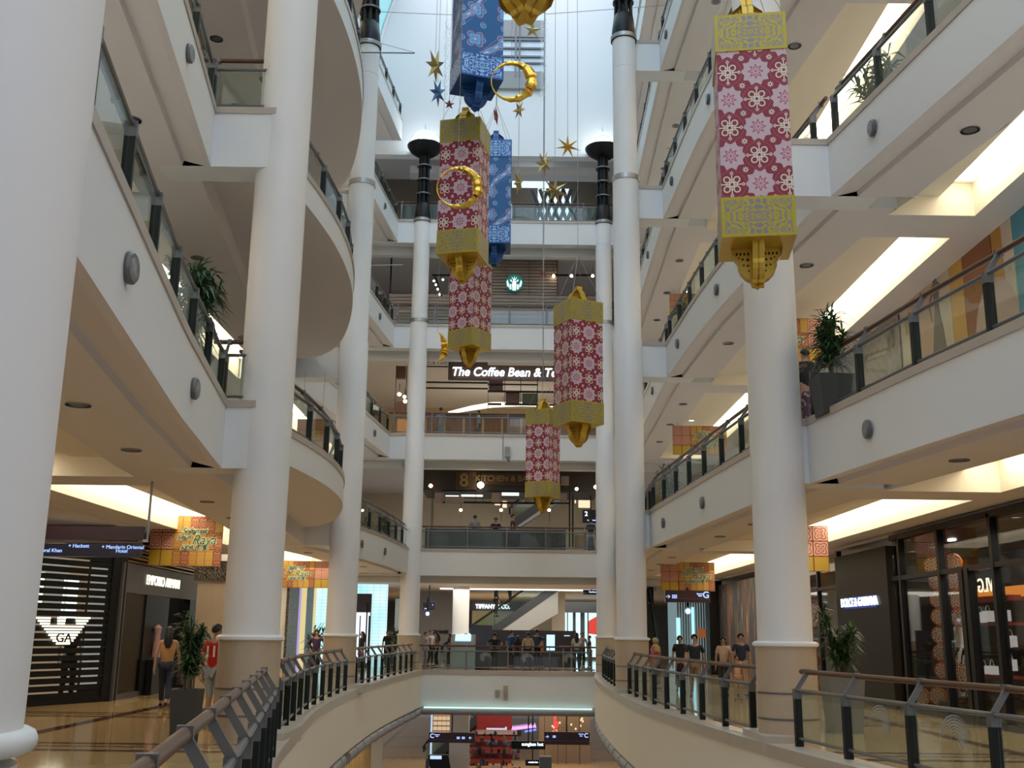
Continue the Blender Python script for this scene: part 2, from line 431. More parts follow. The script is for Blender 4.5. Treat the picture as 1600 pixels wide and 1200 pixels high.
# ground floor slabs
fl = MB(); ks = MB()
for side in (L_, R_):
    ys = stations(-4, YB+.4, .6); e = lambda y: lerp(E0[side], y)
    strip(fl, side, ys, lambda y: e(y)+.2, 0, lambda y: 16., 0)
    strip(ks, side, ys, e, -.12, e, .06); strip(ks, side, ys, e, .06, lambda y: e(y)+.5, .06); strip(ks, side, ys, lambda y: e(y)+.5, .06, lambda y: e(y)+.5, 0)
fl.quad((-16, YB+.4, 0), (16, YB+.4, 0), (16, 92, 0), (-16, 92, 0))
fl.quad((-16, -8, 0), (16, -8, 0), (16, -4, 0), (-16, -4, 0)); fl.box(-7, 7, -8, .3, -.3, .0)
struct(fl.build('floor', 'floor'))
ks.box(-3.72, 3.72, YB+.37, YB+.7, -.12, .06)
struct(ks.build('trim_3', 'kerb'))
fa = MB()
for side in (L_, R_):
    ys = stations(-4, YB+.4, .6); e = lambda y: lerp(E0[side], y)+.02
    strip(fa, side, ys, e, -.12, e, -1.42); strip(fa, side, ys, e, -1.42, lambda y: e(y)+.5, -1.42)
struct(fa.build('wall_front', 'cream'))
# stone blocks where the kerb wraps the columns
kb = MB(); kb.box(-3.75, -3.2, 15.9, 17.2, -.05, .16); kb.box(3.8, 4.4, 16.4, 17.9, -.05, .16); kb.box(-4.5, -4.0, 30.2, 31.4, -.05, .16); kb.box(2.95, 3.4, 29.6, 30.8, -.05, .16)
struct(kb.build('trim_4', 'kerb'))
# grey half-round duct along the lower edge of the ground slab
for side in (L_, R_):
    d = MB(); ys = stations(14, YB+.2, .8)
    d.tube([(side*(lerp(E0[side], y)+.14), y, -1.62) for y in ys if y < 28.5 or side == R_], .17, 10)
    if side == L_: d.tube([(side*(lerp(E0[side], y)+.14), y, -1.62) for y in ys if y > 28.8], .17, 10)
    for y in stations(14, YB, 1.5): d.tube([(side*(lerp(E0[side], y)+.14), y, -1.62), (side*(lerp(E0[side], y+.06)+.14), y+.06, -1.62)], .185, 10)
    struct(d.build('trim_5', 'duct', smooth=True))
d = MB(); d.tube([(-3.6, YB+.3, -1.6), (3.6, YB+.3, -1.6)], .14, 10); struct(d.build('trim_6', 'duct', smooth=True))
tl = MB(); tl.box(-3.5, 3.5, YB+.22, YB+.3, -1.46, -1.42)
tag(tl.build('light_strip', glow('pale_green_strip', (.6, 1, .85), 1.6)), 'thin pale green light strip along the underside of the ground level bridge', 'light')
# lower concourse
lc = MB(); lc.quad((-16, 10, -5), (16, 10, -5), (16, 90, -5), (-16, 90, -5)); struct(lc.build('floor', 'floor'))
lw = MB(); lw.box(-5.2, -5.0, 10, 44.5, -5, -1.5); struct(lw.build('wall_left', 'cream'))
lw = MB(); lw.box(4.6, 4.8, 10, 44.5, -5, -1.5); struct(lw.build('wall_right', 'cream'))
lw = MB(); lw.box(-16, 16, 88, 88.2, -5, -1); struct(lw.build('wall_back', 'cream'))
lw = MB(); lw.box(-16, 16, YB+1, 90, -1.5, -1.3); struct(lw.build('ceiling', 'soffit'))
# ground hall behind the bridge: walls + ceiling
w = MB(); w.box(-16.2, -16, -4, 92, 0, 4); struct(w.build('wall_left', 'cream'))
w = MB(); w.box(16, 16.2, -4, 92, 0, 4); struct(w.build('wall_right', 'cream'))
w = MB(); w.box(-16, 16, 92, 92.2, 0, 4.2); struct(w.build('wall_back', 'midgrey'))
w = MB(); w.box(-16, 16, 62, 92, 3.95, 4.1); w.box(-16, -9.1, -3, 62, 3.95, 4.1); w.box(9.1, 16, -3, 62, 3.95, 4.1); struct(w.build('ceiling', 'soffit'))
# ---- upper end wall, vault and skylight
def vault(t):    # t 0..pi
    return (-7.0*cos(t), 26.0 + 11.5*sin(t))
ew = MB(); pts = [(vault(i*pi/24)[0], YB+.6, vault(i*pi/24)[1]) for i in range(25)]
ew.prism([(7.0, YB+.6, 23.6)] + [(x, y, z) for x, y, z in reversed(pts)] + [(-7.0, YB+.6, 23.6)], (0, 1, 0), .5)
struct(ew.build('wall_back', plain('end_wall_white', (.88, .88, .87), .5, var=.01, scale=.3)))
for side in (L_, R_):
    w = MB(); a, b = sorted((side*7.0, side*9.2)); w.box(a, b, YB+.6, YB+1.1, 23.6, 33); struct(w.build('wall_back', 'paint'))
for k, (i0, i1, ya, yb, mt) in enumerate(((5, 19, -6, 33, 'skyglass'), (5, 19, 33, YB+.6, 'skyclear'), (0, 5, -6, YB+.6, 'tealglass'), (19, 24, -6, YB+.6, 'tealglass'))):
    sk = MB(); sk.grid([[(vault(i*pi/24)[0], y, vault(i*pi/24)[1]) for y in (ya, yb)] for i in range(i0, i1+1)])
    struct(sk.build(f'window_{k+1}', mt))
rb = MB()
for y in [YB+.4 - 4.2*k for k in range(13)]:
    for i in range(24):
        (x0, z0), (x1, z1) = vault(i*pi/24), vault((i+1)*pi/24); rb.tube([(x0*.99, y, z0-.05), (x1*.99, y, z1-.05)], .10, 6)
for i in range(0, 25, 2):
    x, z = vault(i*pi/24); rb.tube([(x*.99, -6, z-.05), (x*.99, YB+.5, z-.05)], .06, 5)
struct(rb.build('trim_7', 'fan_white'))
for side in (L_, R_):
    w = MB(); a, b = sorted((side*7.0, side*9.2)); w.box(a, b, -6, YB+1, 27.0, 27.3); w.box(*sorted((side*9.0, side*9.2)), -6, YB+1, 25, 27.2); struct(w.build('wall_'+('left' if side < 0 else 'right'), 'paint'))
# ---- world: bright hazy day above the skylight
wd = bpy.data.worlds.new('world'); SC.world = wd; wd.use_nodes = True; nt = wd.node_tree; bg = nt.nodes['Background']
(x, y, z), v = coords(nt, 'Generated')
up = (z*3.0 + .2).max(0).min(1)
nt.links.new(mixc(nt, up, (.10, .10, .125), mixc(nt, (y*-2.5+.2).max(0).min(1), (.80, .95, 1.0), (.82, .86, 1.0))), bg.inputs['Color'])
bg.inputs['Strength'].default_value = WORLD_S
# unseen bridges and end wall added behind the camera to block sky light
w = MB()
for n in range(1, 5): w.box(-16, 16, -9, -5.5, H*n-1.0, H*n)
struct(w.build('floor', 'paint'))
w = MB(); w.box(-16, 16, -14, -13.7, 0, 22); struct(w.build('wall_front', 'cream'))
# ================================================================== COLUMNS
def column(x, y, r, label, capital=True, top=20.0, z0=0.0, group=None):
    k = r/.425
    c = empty('column', (x, y, z0), label, 'column', group)
    MB().lathe([(r*1.10, 0), (r*1.10, 1.44-z0)], seg=40).build('stone_base', 'stone', c, True)
    MB().lathe([(r*1.115, .36), (r*1.115, .39)], seg=40).build('base_band', 'greysteel', c, True)
    MB().lathe([(r*1.115, .74), (r*1.115, .77)], seg=40).build('base_band', 'greysteel', c, True)
    MB().lathe([(r*1.10, 1.44), (r*1.2, 1.46), (r*1.2, 1.50), (r*1.08, 1.53)], seg=40).build('collar', 'colpaint', c, True)
    if capital:
        MB().lathe([(r, 1.5), (r, 10.1), (r*.94, 10.14), (r*.94, 15.2)], seg=40).build('shaft', 'colpaint', c, True)
        MB().lathe([(r*.86, 15.2), (r*.86, 18.90), (r*.84, 18.91), (r*.84, 18.95), (r*.86, 18.96), (r*.86, top)], seg=40).build('shaft', 'colpaint', c, True)
        MB().lathe([(r*.99, 15.14), (r*.99, 15.30)], seg=40).build('ring', 'steel', c, True)
        MB().lathe([(r*.95, top-.05), (r*.96, top+.12), (r*.90, top+.14), (r*.88, top+.30), (r*.72, top+.85), (r*.62, top+.9)], seg=32).build('capital_foot', 'black', c, True)
        MB().lathe([(r*.97, top-.03), (r*.99, top+.10)], seg=32).build('ring', 'steel', c, True)
        cp = MB(); cp.lathe([(r*.40, top+.8), (r*.40, top+3.4)], seg=20)
        for a in range(8):
            q = a*pi/4+.2; ca, sa = cos(q), sin(q)
            cp.tube([(r*.62*ca, r*.62*sa, top+.8), (r*.50*ca, r*.50*sa, top+2.2), (r*.46*ca, r*.46*sa, top+3.4)], r*.13, 6)
        cp.build('lamp_shaft', 'black', c, True)
        for z in (1.35, 2.05, 2.75): MB().lathe([(r*.62, top+z-.02), (r*.80, top+z-.03), (r*.80, top+z+.03), (r*.62, top+z+.02)], seg=28).build('ring', 'greysteel', c, True)
        MB().lathe([(r*.5, top+3.28), (r*1.1, top+3.36), (r*1.65, top+3.54), (r*1.93, top+3.72), (r*1.95, top+3.78), (r*1.88, top+3.80), (r*1.0, top+3.72), (.02, top+3.7)], seg=40).build('lamp_dish', 'black', c, True)
        MB().lathe([(r*1.45*cos(a*pi/16), top+3.75+r*1.6*sin(a*pi/16)) for a in range(8)] + [(.01, top+3.75+r*1.6)], seg=28).build('lamp_dome', 'dome', c, True)
        MB().lathe([(r*.75, top+3.75), (r*.65, top+4.15), (.02, top+4.25)], seg=16).build('lamp', 'lampwhite', c, True)
        w = MB(); w.tube([(r*1.85*cos(pi*i/16), 0, top+3.75+r*2.1*sin(pi*i/16)) for i in range(17)], .012, 5)
        w.tube([(0, 0, top+3.75+r*2.1), (-.02, 0, top+3.75+r*2.1+.25)], .018, 5); w.build('lamp_hoop', 'steel', c)
    else:
        MB().lathe([(r, 1.5), (r, top)], seg=48).build('shaft', 'colpaint', c, True)
    return c
COLS = {'L1': (-3.92, 16.5), 'R1': (4.35, 17.1), 'L2': (-4.78, 30.8), 'R2': (3.42, 30.2), 'L3': (-4.22, YB+.1), 'R3': (4.12, YB+.1)}
column(*COLS['L1'], .425, 'large white round column at left with beige stone base beside the ground floor railing end', top=26, capital=False)
column(*COLS['R1'], .425, 'large white round column at right behind the lowest tip of the big red lantern', top=26, capital=False)
column(*COLS['L2'], .425, 'white round column second from the left bridge end with black lamp capital cut by the top edge')
column(*COLS['R2'], .425, 'white round column on the right in front of the bridge with black lamp capital high up')
column(*COLS['L3'], .425, 'white round column at the left end of the bridges carrying a black dish lamp')
column(*COLS['R3'], .425, 'white round column at the right end of the bridges carrying a black dish lamp')
# near column at the left picture edge with its round shelf
c = empty('column', (-2.86, 5.0, 0), 'wide near column at the left edge with a round white ledge at rail height', 'column')
MB().lathe([(.62, 1.1), (.62, 26)], seg=64).build('shaft', 'colpaint', c, True)
MB().lathe([(.60, 1.03), (.65, 1.032), (.675, 1.045), (.685, 1.065), (.688, 1.085), (.685, 1.105), (.675, 1.125), (.65, 1.138), (.61, 1.14)], seg=64).build('ledge', 'paint', c, True)
MB().lathe([(.61, 0), (.61, .98)], seg=64).build('base', 'paint', c, True)

# ================================================================== RAILINGS
def poly_pts(fx, y0, y1, n):
    return [Vector((fx(y0+(y1-y0)*i/n), y0+(y1-y0)*i/n, 0)) for i in range(n+1)]
def railing(pts, z, inward, label, group=None, post='darkpost', hand='wood', etched=(), lite=False, hz=1.10):
    """pts: post positions; inward: unit vector function towards the gallery"""
    r = empty('railing', (0, 0, 0), label, 'railing', group)
    n = len(pts); zf = z+.07
    up = MB(); lo = MB(); hd = MB()
    P = [Vector((p.x, p.y, 0)) for p in pts]
    inn = [inward(i) for i in range(n)]
    up.tube([p + Vector((0, 0, z+.84)) for p in P], .028, 8); lo.tube([p + Vector((0, 0, z+.17)) for p in P], .024, 8)
    hp = [P[i] + inn[i]*.16 + Vector((0, 0, z+hz)) for i in range(n)]
    d0 = (hp[0]-hp[1]).normalized()*.25; d1 = (hp[-1]-hp[-2]).normalized()*.2
    hd.tube([hp[0]+d0]+hp[1:-1]+[hp[-1]+d1], .038, 10)
    up.build('upper_rail', 'greysteel', r, True); lo.build('lower_rail', 'greysteel', r, True); hd.build('handrail', hand, r, True)
    for i in range(n):
        t = (P[min(i+1, n-1)]-P[max(i-1, 0)]).normalized(); nn = inn[i]
        mt = Matrix((t, nn, Vector((0, 0, 1)))).transposed().to_4x4(); mt.translation = P[i]
        b = MB(); b.box(-.035, .035, -.05, .05, zf-.08, z+.86, mt); pb = b.build('post', post, r)
        b = MB(); b.prism([mt @ Vector(q) for q in ((-.02, -.045, z+.84), (-.02, .03, z+.84), (-.02, .19, z+hz-.02), (-.02, .13, z+hz))], t, .028)
        b.box(-.032, .032, .118, .202, z+hz-.042, z+hz+.042, mt)
        b.box(-.038, .038, -.054, .054, z+.72, z+.86, mt); b.build('bracket', 'greysteel', pb)
    for i in range(n-1):
        a, c = P[i], P[i+1]; d = (c-a); L = d.length; t = d/L; nn = inn[i]
        q = [a+t*.055, c-t*.055]
        g = MB(); g.prism([(q[0].x, q[0].y, z+.20), (q[1].x, q[1].y, z+.20), (q[1].x, q[1].y, z+.81), (q[0].x, q[0].y, z+.81)], nn, .01)
        go = g.build('glass_panel', 'glass', r)
        if i in etched:
            e = MB(); m = (a+c)/2 - nn*.004
            for k in range(9):
                rr = .05+.032*k; a0 = radians(100-14*k); pp = []
                for j in range(9):
                    an = a0 + radians(150)*j/8; w = .010*sin(pi*(j+.3)/8.6)
                    pp.append((m + t*((rr+w)*cos(an)-.1), z+.48+(rr+w)*sin(an), m + t*((rr-w)*cos(an)-.1), z+.48+(rr-w)*sin(an)))
                e.grid([[(p[0].x, p[0].y, p[1]) for p in pp], [(p[2].x, p[2].y, p[3]) for p in pp]])
            eo = e.build('etched_swirl', 'frost', go)
    return r
ordn = ('first', 'second', 'third', 'fourth', 'fifth')
def rail_fn(n, side, y0, y1, fx, where, sp=1.56, etched=(), post='darkpost', off=.10):
    k = max(1, round((y1-y0)/sp)); pts = [Vector((side*(fx(y0+(y1-y0)*i/k)+off), y0+(y1-y0)*i/k, 0)) for i in range(k+1)]
    return railing(pts, H*n if n else .0, lambda i: Vector((side, 0, 0)), where, etched=etched, post=post)
for n in range(1, 6):
    for side in (L_, R_):
        nm = 'left' if side < 0 else 'right'; sg = edges(n, side)
        for i, (y0, y1, tb) in enumerate(sg):
            if i == 0: y0 = 5.2 if n == 1 else 6.0
            if n == 5 and i == 0: continue
            w = ('nearest', 'far')[i] if len(sg) == 2 else ('nearest', 'middle', 'far')[i]
            rail_fn(n, side, y0+.15, y1-.12, lambda y: lerp(tb, y), f'{w} dark posted glass railing of the {ordn[n-1]} upper gallery on the {nm}')
    yy = [17.2, 18.6, 20, 21.5, 23, 24.5, 26, 27.5, 28.8, 29.7]
    railing([Vector((-(lerp(BALC, y)+.1), y, 0)) for y in yy], H*n, lambda i: Vector((-1, 0, 0)), f'curved railing on the rounded balcony between the left columns, {ordn[n-1]} upper storey')
for n in (1, 2, 3):
    x0 = emain(n, L_, 16.05)
    railing([Vector((-(x0+.1), 16.22, 0)), Vector((-4.15, 16.22, 0))], H*n, lambda i: Vector((0, 1, 0)), f'short return railing joining the left column at the {ordn[n-1]} upper gallery')
# ground floor railings
fx = lambda y: lerp(E0[L_], y)+.13
rail_fn(0, L_, 3.0, 13.9, lambda y: 1.07+.18*(y-4.05), 'long near railing at lower left with wooden handrail running to the stone based column', 1.15)
rail_fn(0, L_, 16.6, 29.2, fx, 'ground railing at left between the two stone based columns', 1.48)
rail_fn(0, L_, 31.3, YB, fx, 'ground railing at left curving from the second column to the bridge', 1.5)
fx = lambda y: lerp(E0[R_], y)+.24
rail_fn(0, R_, 5.2, 16.0, fx, 'near railing at lower right in front of the dark storefront', 1.45, etched=(2, 4, 5))
rail_fn(0, R_, 17.9, 29.4, fx, 'ground railing at right in front of the walking group', 1.48)
rail_fn(0, R_, 30.7, YB, fx, 'ground railing at far right curving in to the bridge', 1.5)
for n in range(0, 5):
    y = YB+.12+(.4 if n == 0 else 0)
    x0 = -3.55 if n == 0 else -5.2
    x1 = 3.5 if n == 0 else 4.9
    k = round((x1-x0)/1.6); pts = [Vector((x0+(x1-x0)*i/k, y, 0)) for i in range(k+1)]
    railing(pts, H*n, lambda i: Vector((0, 1, 0)), f'straight steel and glass railing across the {("ground level", "first upper", "second upper", "third upper", "fourth upper")[n]} bridge', post='greysteel', etched=(1, 2, 3) if n == 0 else (), hz=1.05)

# ================================================================== HANGING LANTERNS
def uvmat(name):
    m, nt, b = mat_new(name); uv = nt.nodes.new('ShaderNodeUVMap'); sp = nt.nodes.new('ShaderNodeSeparateXYZ')
    nt.links.new(uv.outputs[0], sp.inputs[0]); return m, nt, b, E_(nt, sp.outputs[0]), E_(nt, sp.outputs[1])
def red_pattern():
    m, nt, b, u, v = uvmat('red_medallion_print')
    p = (u-.15)/.4; q = (v-.2)/.44; i = p.round(); j = q.round()
    dx = (p-i)*.4; dy = (q-j)*.42; r = (dx*dx+dy*dy).sqrt(); th = dy.atan2(dx)
    par = (i+j).mod(2.0).gt(.5)
    R = .222 - (th*5).sin().abs()*.046
    med = par*r.lt(R); rings = (r/.022 - (th*5).sin().abs()*1.0).fract().lt(.25)*r.gt(.11)
    fl = ((r-(.072+(th*8).cos()*.024)).abs().lt(.018)).max(r.lt(.018)).max(((th*4).sin().abs()*r).lt(.006)*r.lt(.085))
    t2 = th.mod(pi/2)-pi/4; X2 = r*t2.cos(); Y2 = r*t2.sin(); t1 = (th+pi/4).mod(pi/2)-pi/4; X1 = r*t1.cos(); Y1 = (r*t1.sin()).abs()
    pet = ((((X2-.098)*(X2-.098)+Y2*Y2*1.15).sqrt()-.044).abs().lt(.0095)); dia = (((X1-.162).abs()+Y1)-.021).abs().lt(.0085)
    f2 = (1-par)*(pet.max(dia).max(Y1.lt(.008)*X1.gt(.04)*X1.lt(.145)).max((r-.034).abs().lt(.011)).max(((X1-.075).abs()+Y1).lt(.02)))
    p2 = (u+.05)/.4; q2 = (v+.02)/.44; ex = (p2-p2.round())*.4; ey = (q2-q2.round())*.42
    rs = (ex*ex+ey*ey).sqrt(); ts = ey.atan2(ex)
    f3 = rs.lt((ts*8).cos()*.013+.034)*rs.gt(.013)
    c = mixc(nt, ((r-.20).abs().lt(.006))*(1-par)*.5, (.24, .008, .032), (.42, .10, .16))
    c = mixc(nt, med, c, (.58, .46, .52)); c = mixc(nt, med*rings*.5, c, (.45, .2, .28)); c = mixc(nt, med*fl*.85, c, (.40, .05, .12))
    c = mixc(nt, f2.max(f3), c, (.72, .66, .58)); nt.links.new(c, b.inputs['Base Color']); b.inputs['Roughness'].default_value = .5
    return m
def filigree(name, base, line, metal, k=1.0):
    m, nt, b, u, v = uvmat(name)
    su = (u-.5).abs(); sv = (v-.3).abs()
    cmb = nt.nodes.new('ShaderNodeCombineXYZ'); nt.links.new(su.o, cmb.inputs[0]); nt.links.new(sv.o, cmb.inputs[1])
    n1 = noise(nt, cmb.outputs[0], 5.5*k, 1); r = (su*su+sv*sv*2.2).sqrt()
    w = ((n1*40 + r*26).sin()).gt(.15)
    bord = su.gt(.46).max(sv.gt(.262)); w = w*(1-bord)
    w2 = ((r-.06).abs().lt(.012)).max((r-.12).abs().lt(.008)); w = w.max(w2*(1-bord))
    c = mixc(nt, w, base, line); nt.links.new(c, b.inputs['Base Color'])
    b.inputs['Metallic'].default_value = metal; b.inputs['Roughness'].default_value = .38
    return m
def blue_pattern():
    m, nt, b, u, v = uvmat('blue_floral_print')
    c = None; base = (.010, .12, .34)
    p = (u-.32)/.72; q = (v-.35)/.76; dx = (p-p.round())*.72; dy = (q-q.round())*.76
    r = (dx*dx+dy*dy).sqrt(); th = dy.atan2(dx)
    R = .10 + (th*2).sin().abs()*.13
    star = r.lt(R); edge = (r-R).abs().lt(.012); inn = (r-R*.62).abs().lt(.012).max((r/.03).fract().lt(.35)*r.lt(R*.55))
    c = mixc(nt, star, base, (.03, .24, .58)); c = mixc(nt, star*inn, c, (.28, .60, .92)); c = mixc(nt, edge, c, (.68, .22, .32)); c = mixc(nt, r.lt(.035), c, (.7, .55, .7))
    d = v - (u*1.15 + .55) + (u*9).sin()*.06; band = (d.mod(1.53)-.3).abs()
    c = mixc(nt, band.lt(.075), c, (.12, .38, .75)); c = mixc(nt, (band-.075).abs().lt(.014), c, (.60, .28, .32)); c = mixc(nt, (band.lt(.03))*((v*34).sin().gt(.2)), c, (.5, .7, .95))
    p3 = (u-.02)/.5; q3 = (v+.03)/.38; ex = (p3-p3.round())*.5; ey = (q3-q3.round())*.38; r3 = (ex*ex+ey*ey).sqrt(); t3 = ey.atan2(ex)
    spi = ((r3/.045 + t3*.159).fract().lt(.32))*r3.lt(.085)*(1-star)*band.gt(.1)
    c = mixc(nt, spi, c, (.50, .66, .92))
    dots = ((u*60).sin()*(v*60).sin()).gt(.8)*(band-.16).abs().lt(.05)*(1-star); c = mixc(nt, dots, c, (.45, .65, .95))
    nt.links.new(c, b.inputs['Base Color']); b.inputs['Roughness'].default_value = .5; return m
M['redpat'] = red_pattern(); M['bluepat'] = blue_pattern()
M['goldfil'] = filigree('gold_filigree_print', (.40, .33, .010), (.22, .19, .23), .15, 1.25)
M['bluefil'] = filigree('blue_filigree_print', (.012, .10, .38), (.32, .58, .95), .0, 1.1)
def uvbox(name, w, z0, z1, mat, parent, sidemat=None):
    me = bpy.data.meshes.new(name); bm = bmesh.new(); uvl = bm.loops.layers.uv.new('UVMap'); h = w/2
    cs = [(-h, -h), (h, -h), (h, h), (-h, h)]; lo = [bm.verts.new((x, y, z0)) for x, y in cs]; hi = [bm.verts.new((x, y, z1)) for x, y in cs]
    for i in range(4):
        j = (i+1) % 4; f = bm.faces.new([lo[i], lo[j], hi[j], hi[i]])
        off = .37*i if mat in ('redpat', 'bluepat') else 0
        for l, (a, b) in zip(f.loops, ((0, 0), (1, 0), (1, 1), (0, 1))): l[uvl].uv = (a*1.0+(off if i % 2 else 0), b*(z1-z0))
    a = bm.faces.new(lo[::-1]); b = bm.faces.new(hi); a.material_index = b.material_index = 1
    bm.to_mesh(me); bm.free(); me.materials.append(M[mat]); me.materials.append(M[sidemat or mat])
    o = bpy.data.objects.new(name, me); COL.objects.link(o); o.parent = parent; return o
def finial_profile(up):
    # half outline of a scalloped onion plate: (halfwidth, height)
    return [(.36, 0), (.36, .06), (.34, .13), (.29, .20), (.27, .24), (.27, .30), (.24, .38), (.17, .46), (.10, .50), (.085, .54), (0, .60)] if not up else \
           [(.36, 0), (.36, .05), (.33, .12), (.27, .17), (.265, .22), (.23, .30), (.14, .37), (.09, .42), (.085, .52), (0, .52)]
def finial(parent, z, up, mat):
    s = 1 if up else -1; prof = finial_profile(up); b = MB()
    for ax in (0, 1):
        for sg in (-1, 1):
            # two plates crossing, each with an open band of beads left between rim and spine
            pts = [(sg*w, s*h) for w, h in prof]
            P = [((x, -.0, z+zz) if ax == 0 else (0, x, z+zz)) for x, zz in pts] + [(0, 0, z)]
            n = (0, 1, 0) if ax == 0 else (1, 0, 0)
            P = [Vector(p) - Vector(n)*.012 for p in P]; b.prism(P, n, .024)
        # rim strip following the outline
        for sg in (-1, 1):
            rows = []
            for w, h in prof:
                x = sg*w; zz = z+s*h
                rows.append([(x, -.085, zz), (x, .085, zz)] if ax == 0 else [(-.085, x, zz), (.085, x, zz)])
            b.grid(rows)
    f = b.build('finial', mat, parent)
    d = MB()
    for ax in (0, 1):   # pierced holes drawn as dark inlays
        for sg in (-1, 1):
            for k in range(4):
                cx = sg*(.12+.055*k); zz = z+s*.08
                for q in (-.0135, .0135):
                    d.lathe([(.001, 0), (.016, 0)], (0, 0, 0), 8, False) if False else None
                    P = [(cx+.015*cos(a*pi/4), zz+.024*sin(a*pi/4)) for a in range(8)]
                    d.prism([((x, q, y) if ax == 0 else (q, x, y)) for x, y in P], (0, 1, 0) if ax == 0 else (1, 0, 0), .001)
            for (cx, cz, rr) in ((.13, .17, .035), (.20, .16, .03), (.13, .26, .03), (.19, .25, .025), (.12, .34, .022), (.25, .14, .02)):
                for q in (-.0135, .0135):
                    P = [(sg*cx+rr*cos(a*pi/4+.4)*(1 if a % 2 else .4), z+s*cz+rr*sin(a*pi/4+.4)*(1 if a % 2 else .4)) for a in range(8)]
                    d.prism([((x, q, y) if ax == 0 else (q, x, y)) for x, y in P], (0, 1, 0) if ax == 0 else (1, 0, 0), .001)
    d.build('pierced_pattern', 'black', f)
def roofz(x): return 26 + 11.5*sqrt(max(0, 1-(x/7)**2)) - .02
def lantern(x, y, z0, yaw, kind, label, bh=2.3, band=.6):
    r = empty('hanging_lantern', (x, y, z0), label, 'lantern', None, yaw)
    bandm, bodym, card = ('goldfil', 'redpat', 'gold') if kind == 'red' else ('bluefil', 'bluepat', 'bluecard')
    uvbox('lower_band', 1.03, 0, band, bandm, r, card); uvbox('body', 1.0, band, band+bh, bodym, r, card); uvbox('upper_band', 1.03, band+bh, band*2+bh, bandm, r, card)
    zt = band*2+bh
    finial(r, -.001, False, card); finial(r, zt+.001, True, card)
    w = MB()
    for a, b in ((-.48, -.48), (.48, -.48), (.48, .48), (-.48, .48)): w.tube([(a, b, zt), (0, 0, zt+1.5)], .006, 4)
    w.tube([(0, 0, zt+1.5), (0, 0, roofz(x)-z0)], .009, 4); w.build('wire', 'wire', r)
    return r
def corner_pos(cx, cy, yaw, lx, ly):
    v = Matrix.Rotation(yaw, 2) @ Vector((lx*.5, ly*.5)); return cx-v.x, cy-v.y
lantern(3.52, 14.45, 7.07, radians(-8), 'red', 'largest red and gold lantern hanging at upper right, whole and nearest')
lantern(-1.24, 24.3, 10.42, radians(-13), 'red', 'red and gold lantern behind the hanging gold ring, below the upper blue lantern')
x, y = corner_pos(1.63, 28.0, radians(27), -1, -1)
lantern(x, y, 7.2, radians(27), 'red', 'red and gold lantern at centre right showing two faces, overlapping the small one', bh=2.3)
x, y = corner_pos(1.46, 40.5, radians(-28), 1, -1)
lantern(x, y, 6.75, radians(-28), 'red', 'smallest lowest red and gold lantern in front of the first upper bridge', bh=2.25)
p = at(738, 538, 33); x, y = corner_pos(p.x, p.y, radians(-35), 1, -1)
lantern(x, y, p.z, radians(-35), 'red', 'red and gold lantern half hidden beneath the one carrying the gold ring')
p = at(720, 115, 21.9); x, y = corner_pos(p.x, p.y, radians(17), -1, -1)
lantern(x, y, p.z, radians(17), 'blue', 'near blue patterned lantern cut by the top edge of the picture')
p = at(797, 380, 31); x, y = corner_pos(p.x, p.y, 0, 1, -1)
lantern(x, y, p.z, 0, 'blue', 'slim blue patterned lantern partly hidden behind the red one with the ring')
p = at(820, 38, 8.4); lantern(p.x, 8.4, p.z+.62, radians(40), 'red', 'gold lantern tip poking into the top edge of the picture')

# ================================================================== STARS, RINGS, CRESCENT
def star(pos, R, pts, mat, label, yaw=0, tilt=0, k=.38, wire=True, spin=0, name='hanging_star'):
    b = MB(); v = b.bm.verts.new; c1 = v((0, -R*.22, 0)); c2 = v((0, R*.22, 0)); rim = []
    for i in range(pts*2):
        a = pi/2 + spin + i*pi/pts; rr = R if i % 2 == 0 else R*k; rim.append(v((rr*cos(a), 0, rr*sin(a))))
    for i in range(pts*2): b._f([c1, rim[i], rim[(i+1) % (pts*2)]]); b._f([c2, rim[(i+1) % (pts*2)], rim[i]])
    r = empty(name, pos, label, 'star', 'star ornaments'); del r['group']
    o = b.build('star_body', mat, r); o.rotation_euler = (tilt, 0, yaw)
    if wire: MB().tube([(0, 0, R*.8), (0, 0, roofz(pos.x)-pos.z)], .005, 4).build('wire', 'wire', r)
    return r
star(at(680, 103, 22), .40, 7, 'olivefoil', 'gold folded paper star seen edge-on at left of the blue lantern', radians(62), .2)
star(at(684, 145, 23), .34, 7, 'bluefoil', 'blue grey paper star edge-on below the gold one at upper left', radians(60), .25)
star(at(702, 163, 23), .14, 5, 'redcard', 'small dark red five pointed star under the near blue lantern', radians(15), spin=pi/5*0)
star(at(775, 181, 24), .24, 5, 'redcard', 'narrow dark red star edge-on above the slim blue lantern', radians(76))
star(at(811, 172, 22), .22, 6, 'olivefoil', 'dull bronze star hanging just under the tinsel ring', radians(55), .5)
star(at(832, 47, 17), .17, 5, 'olivefoil', 'grey gold five pointed star below the topmost lantern tip', radians(10))
star(at(887, 229, 20), .28, 7, 'gold', 'bright orange gold seven pointed star at upper right of the hall', radians(10), k=.27)
star(at(850, 256, 20), .27, 7, 'olivefoil', 'gold star tilted sideways between two other gold stars', radians(48), .3)
star(at(867, 298, 20), .31, 7, 'olivefoil', 'lowest gold star in front of the fourth upper bridge', radians(20), .2, k=.3)
star(at(810, 285, 20), .26, 6, 'olivefoil', 'gold star edge-on just right of the slim blue lantern', radians(66), .1)
star(at(848, 427, 30), .14, 6, 'redcard', 'tiny pink red star on a wire in front of the slatted wall', radians(20))
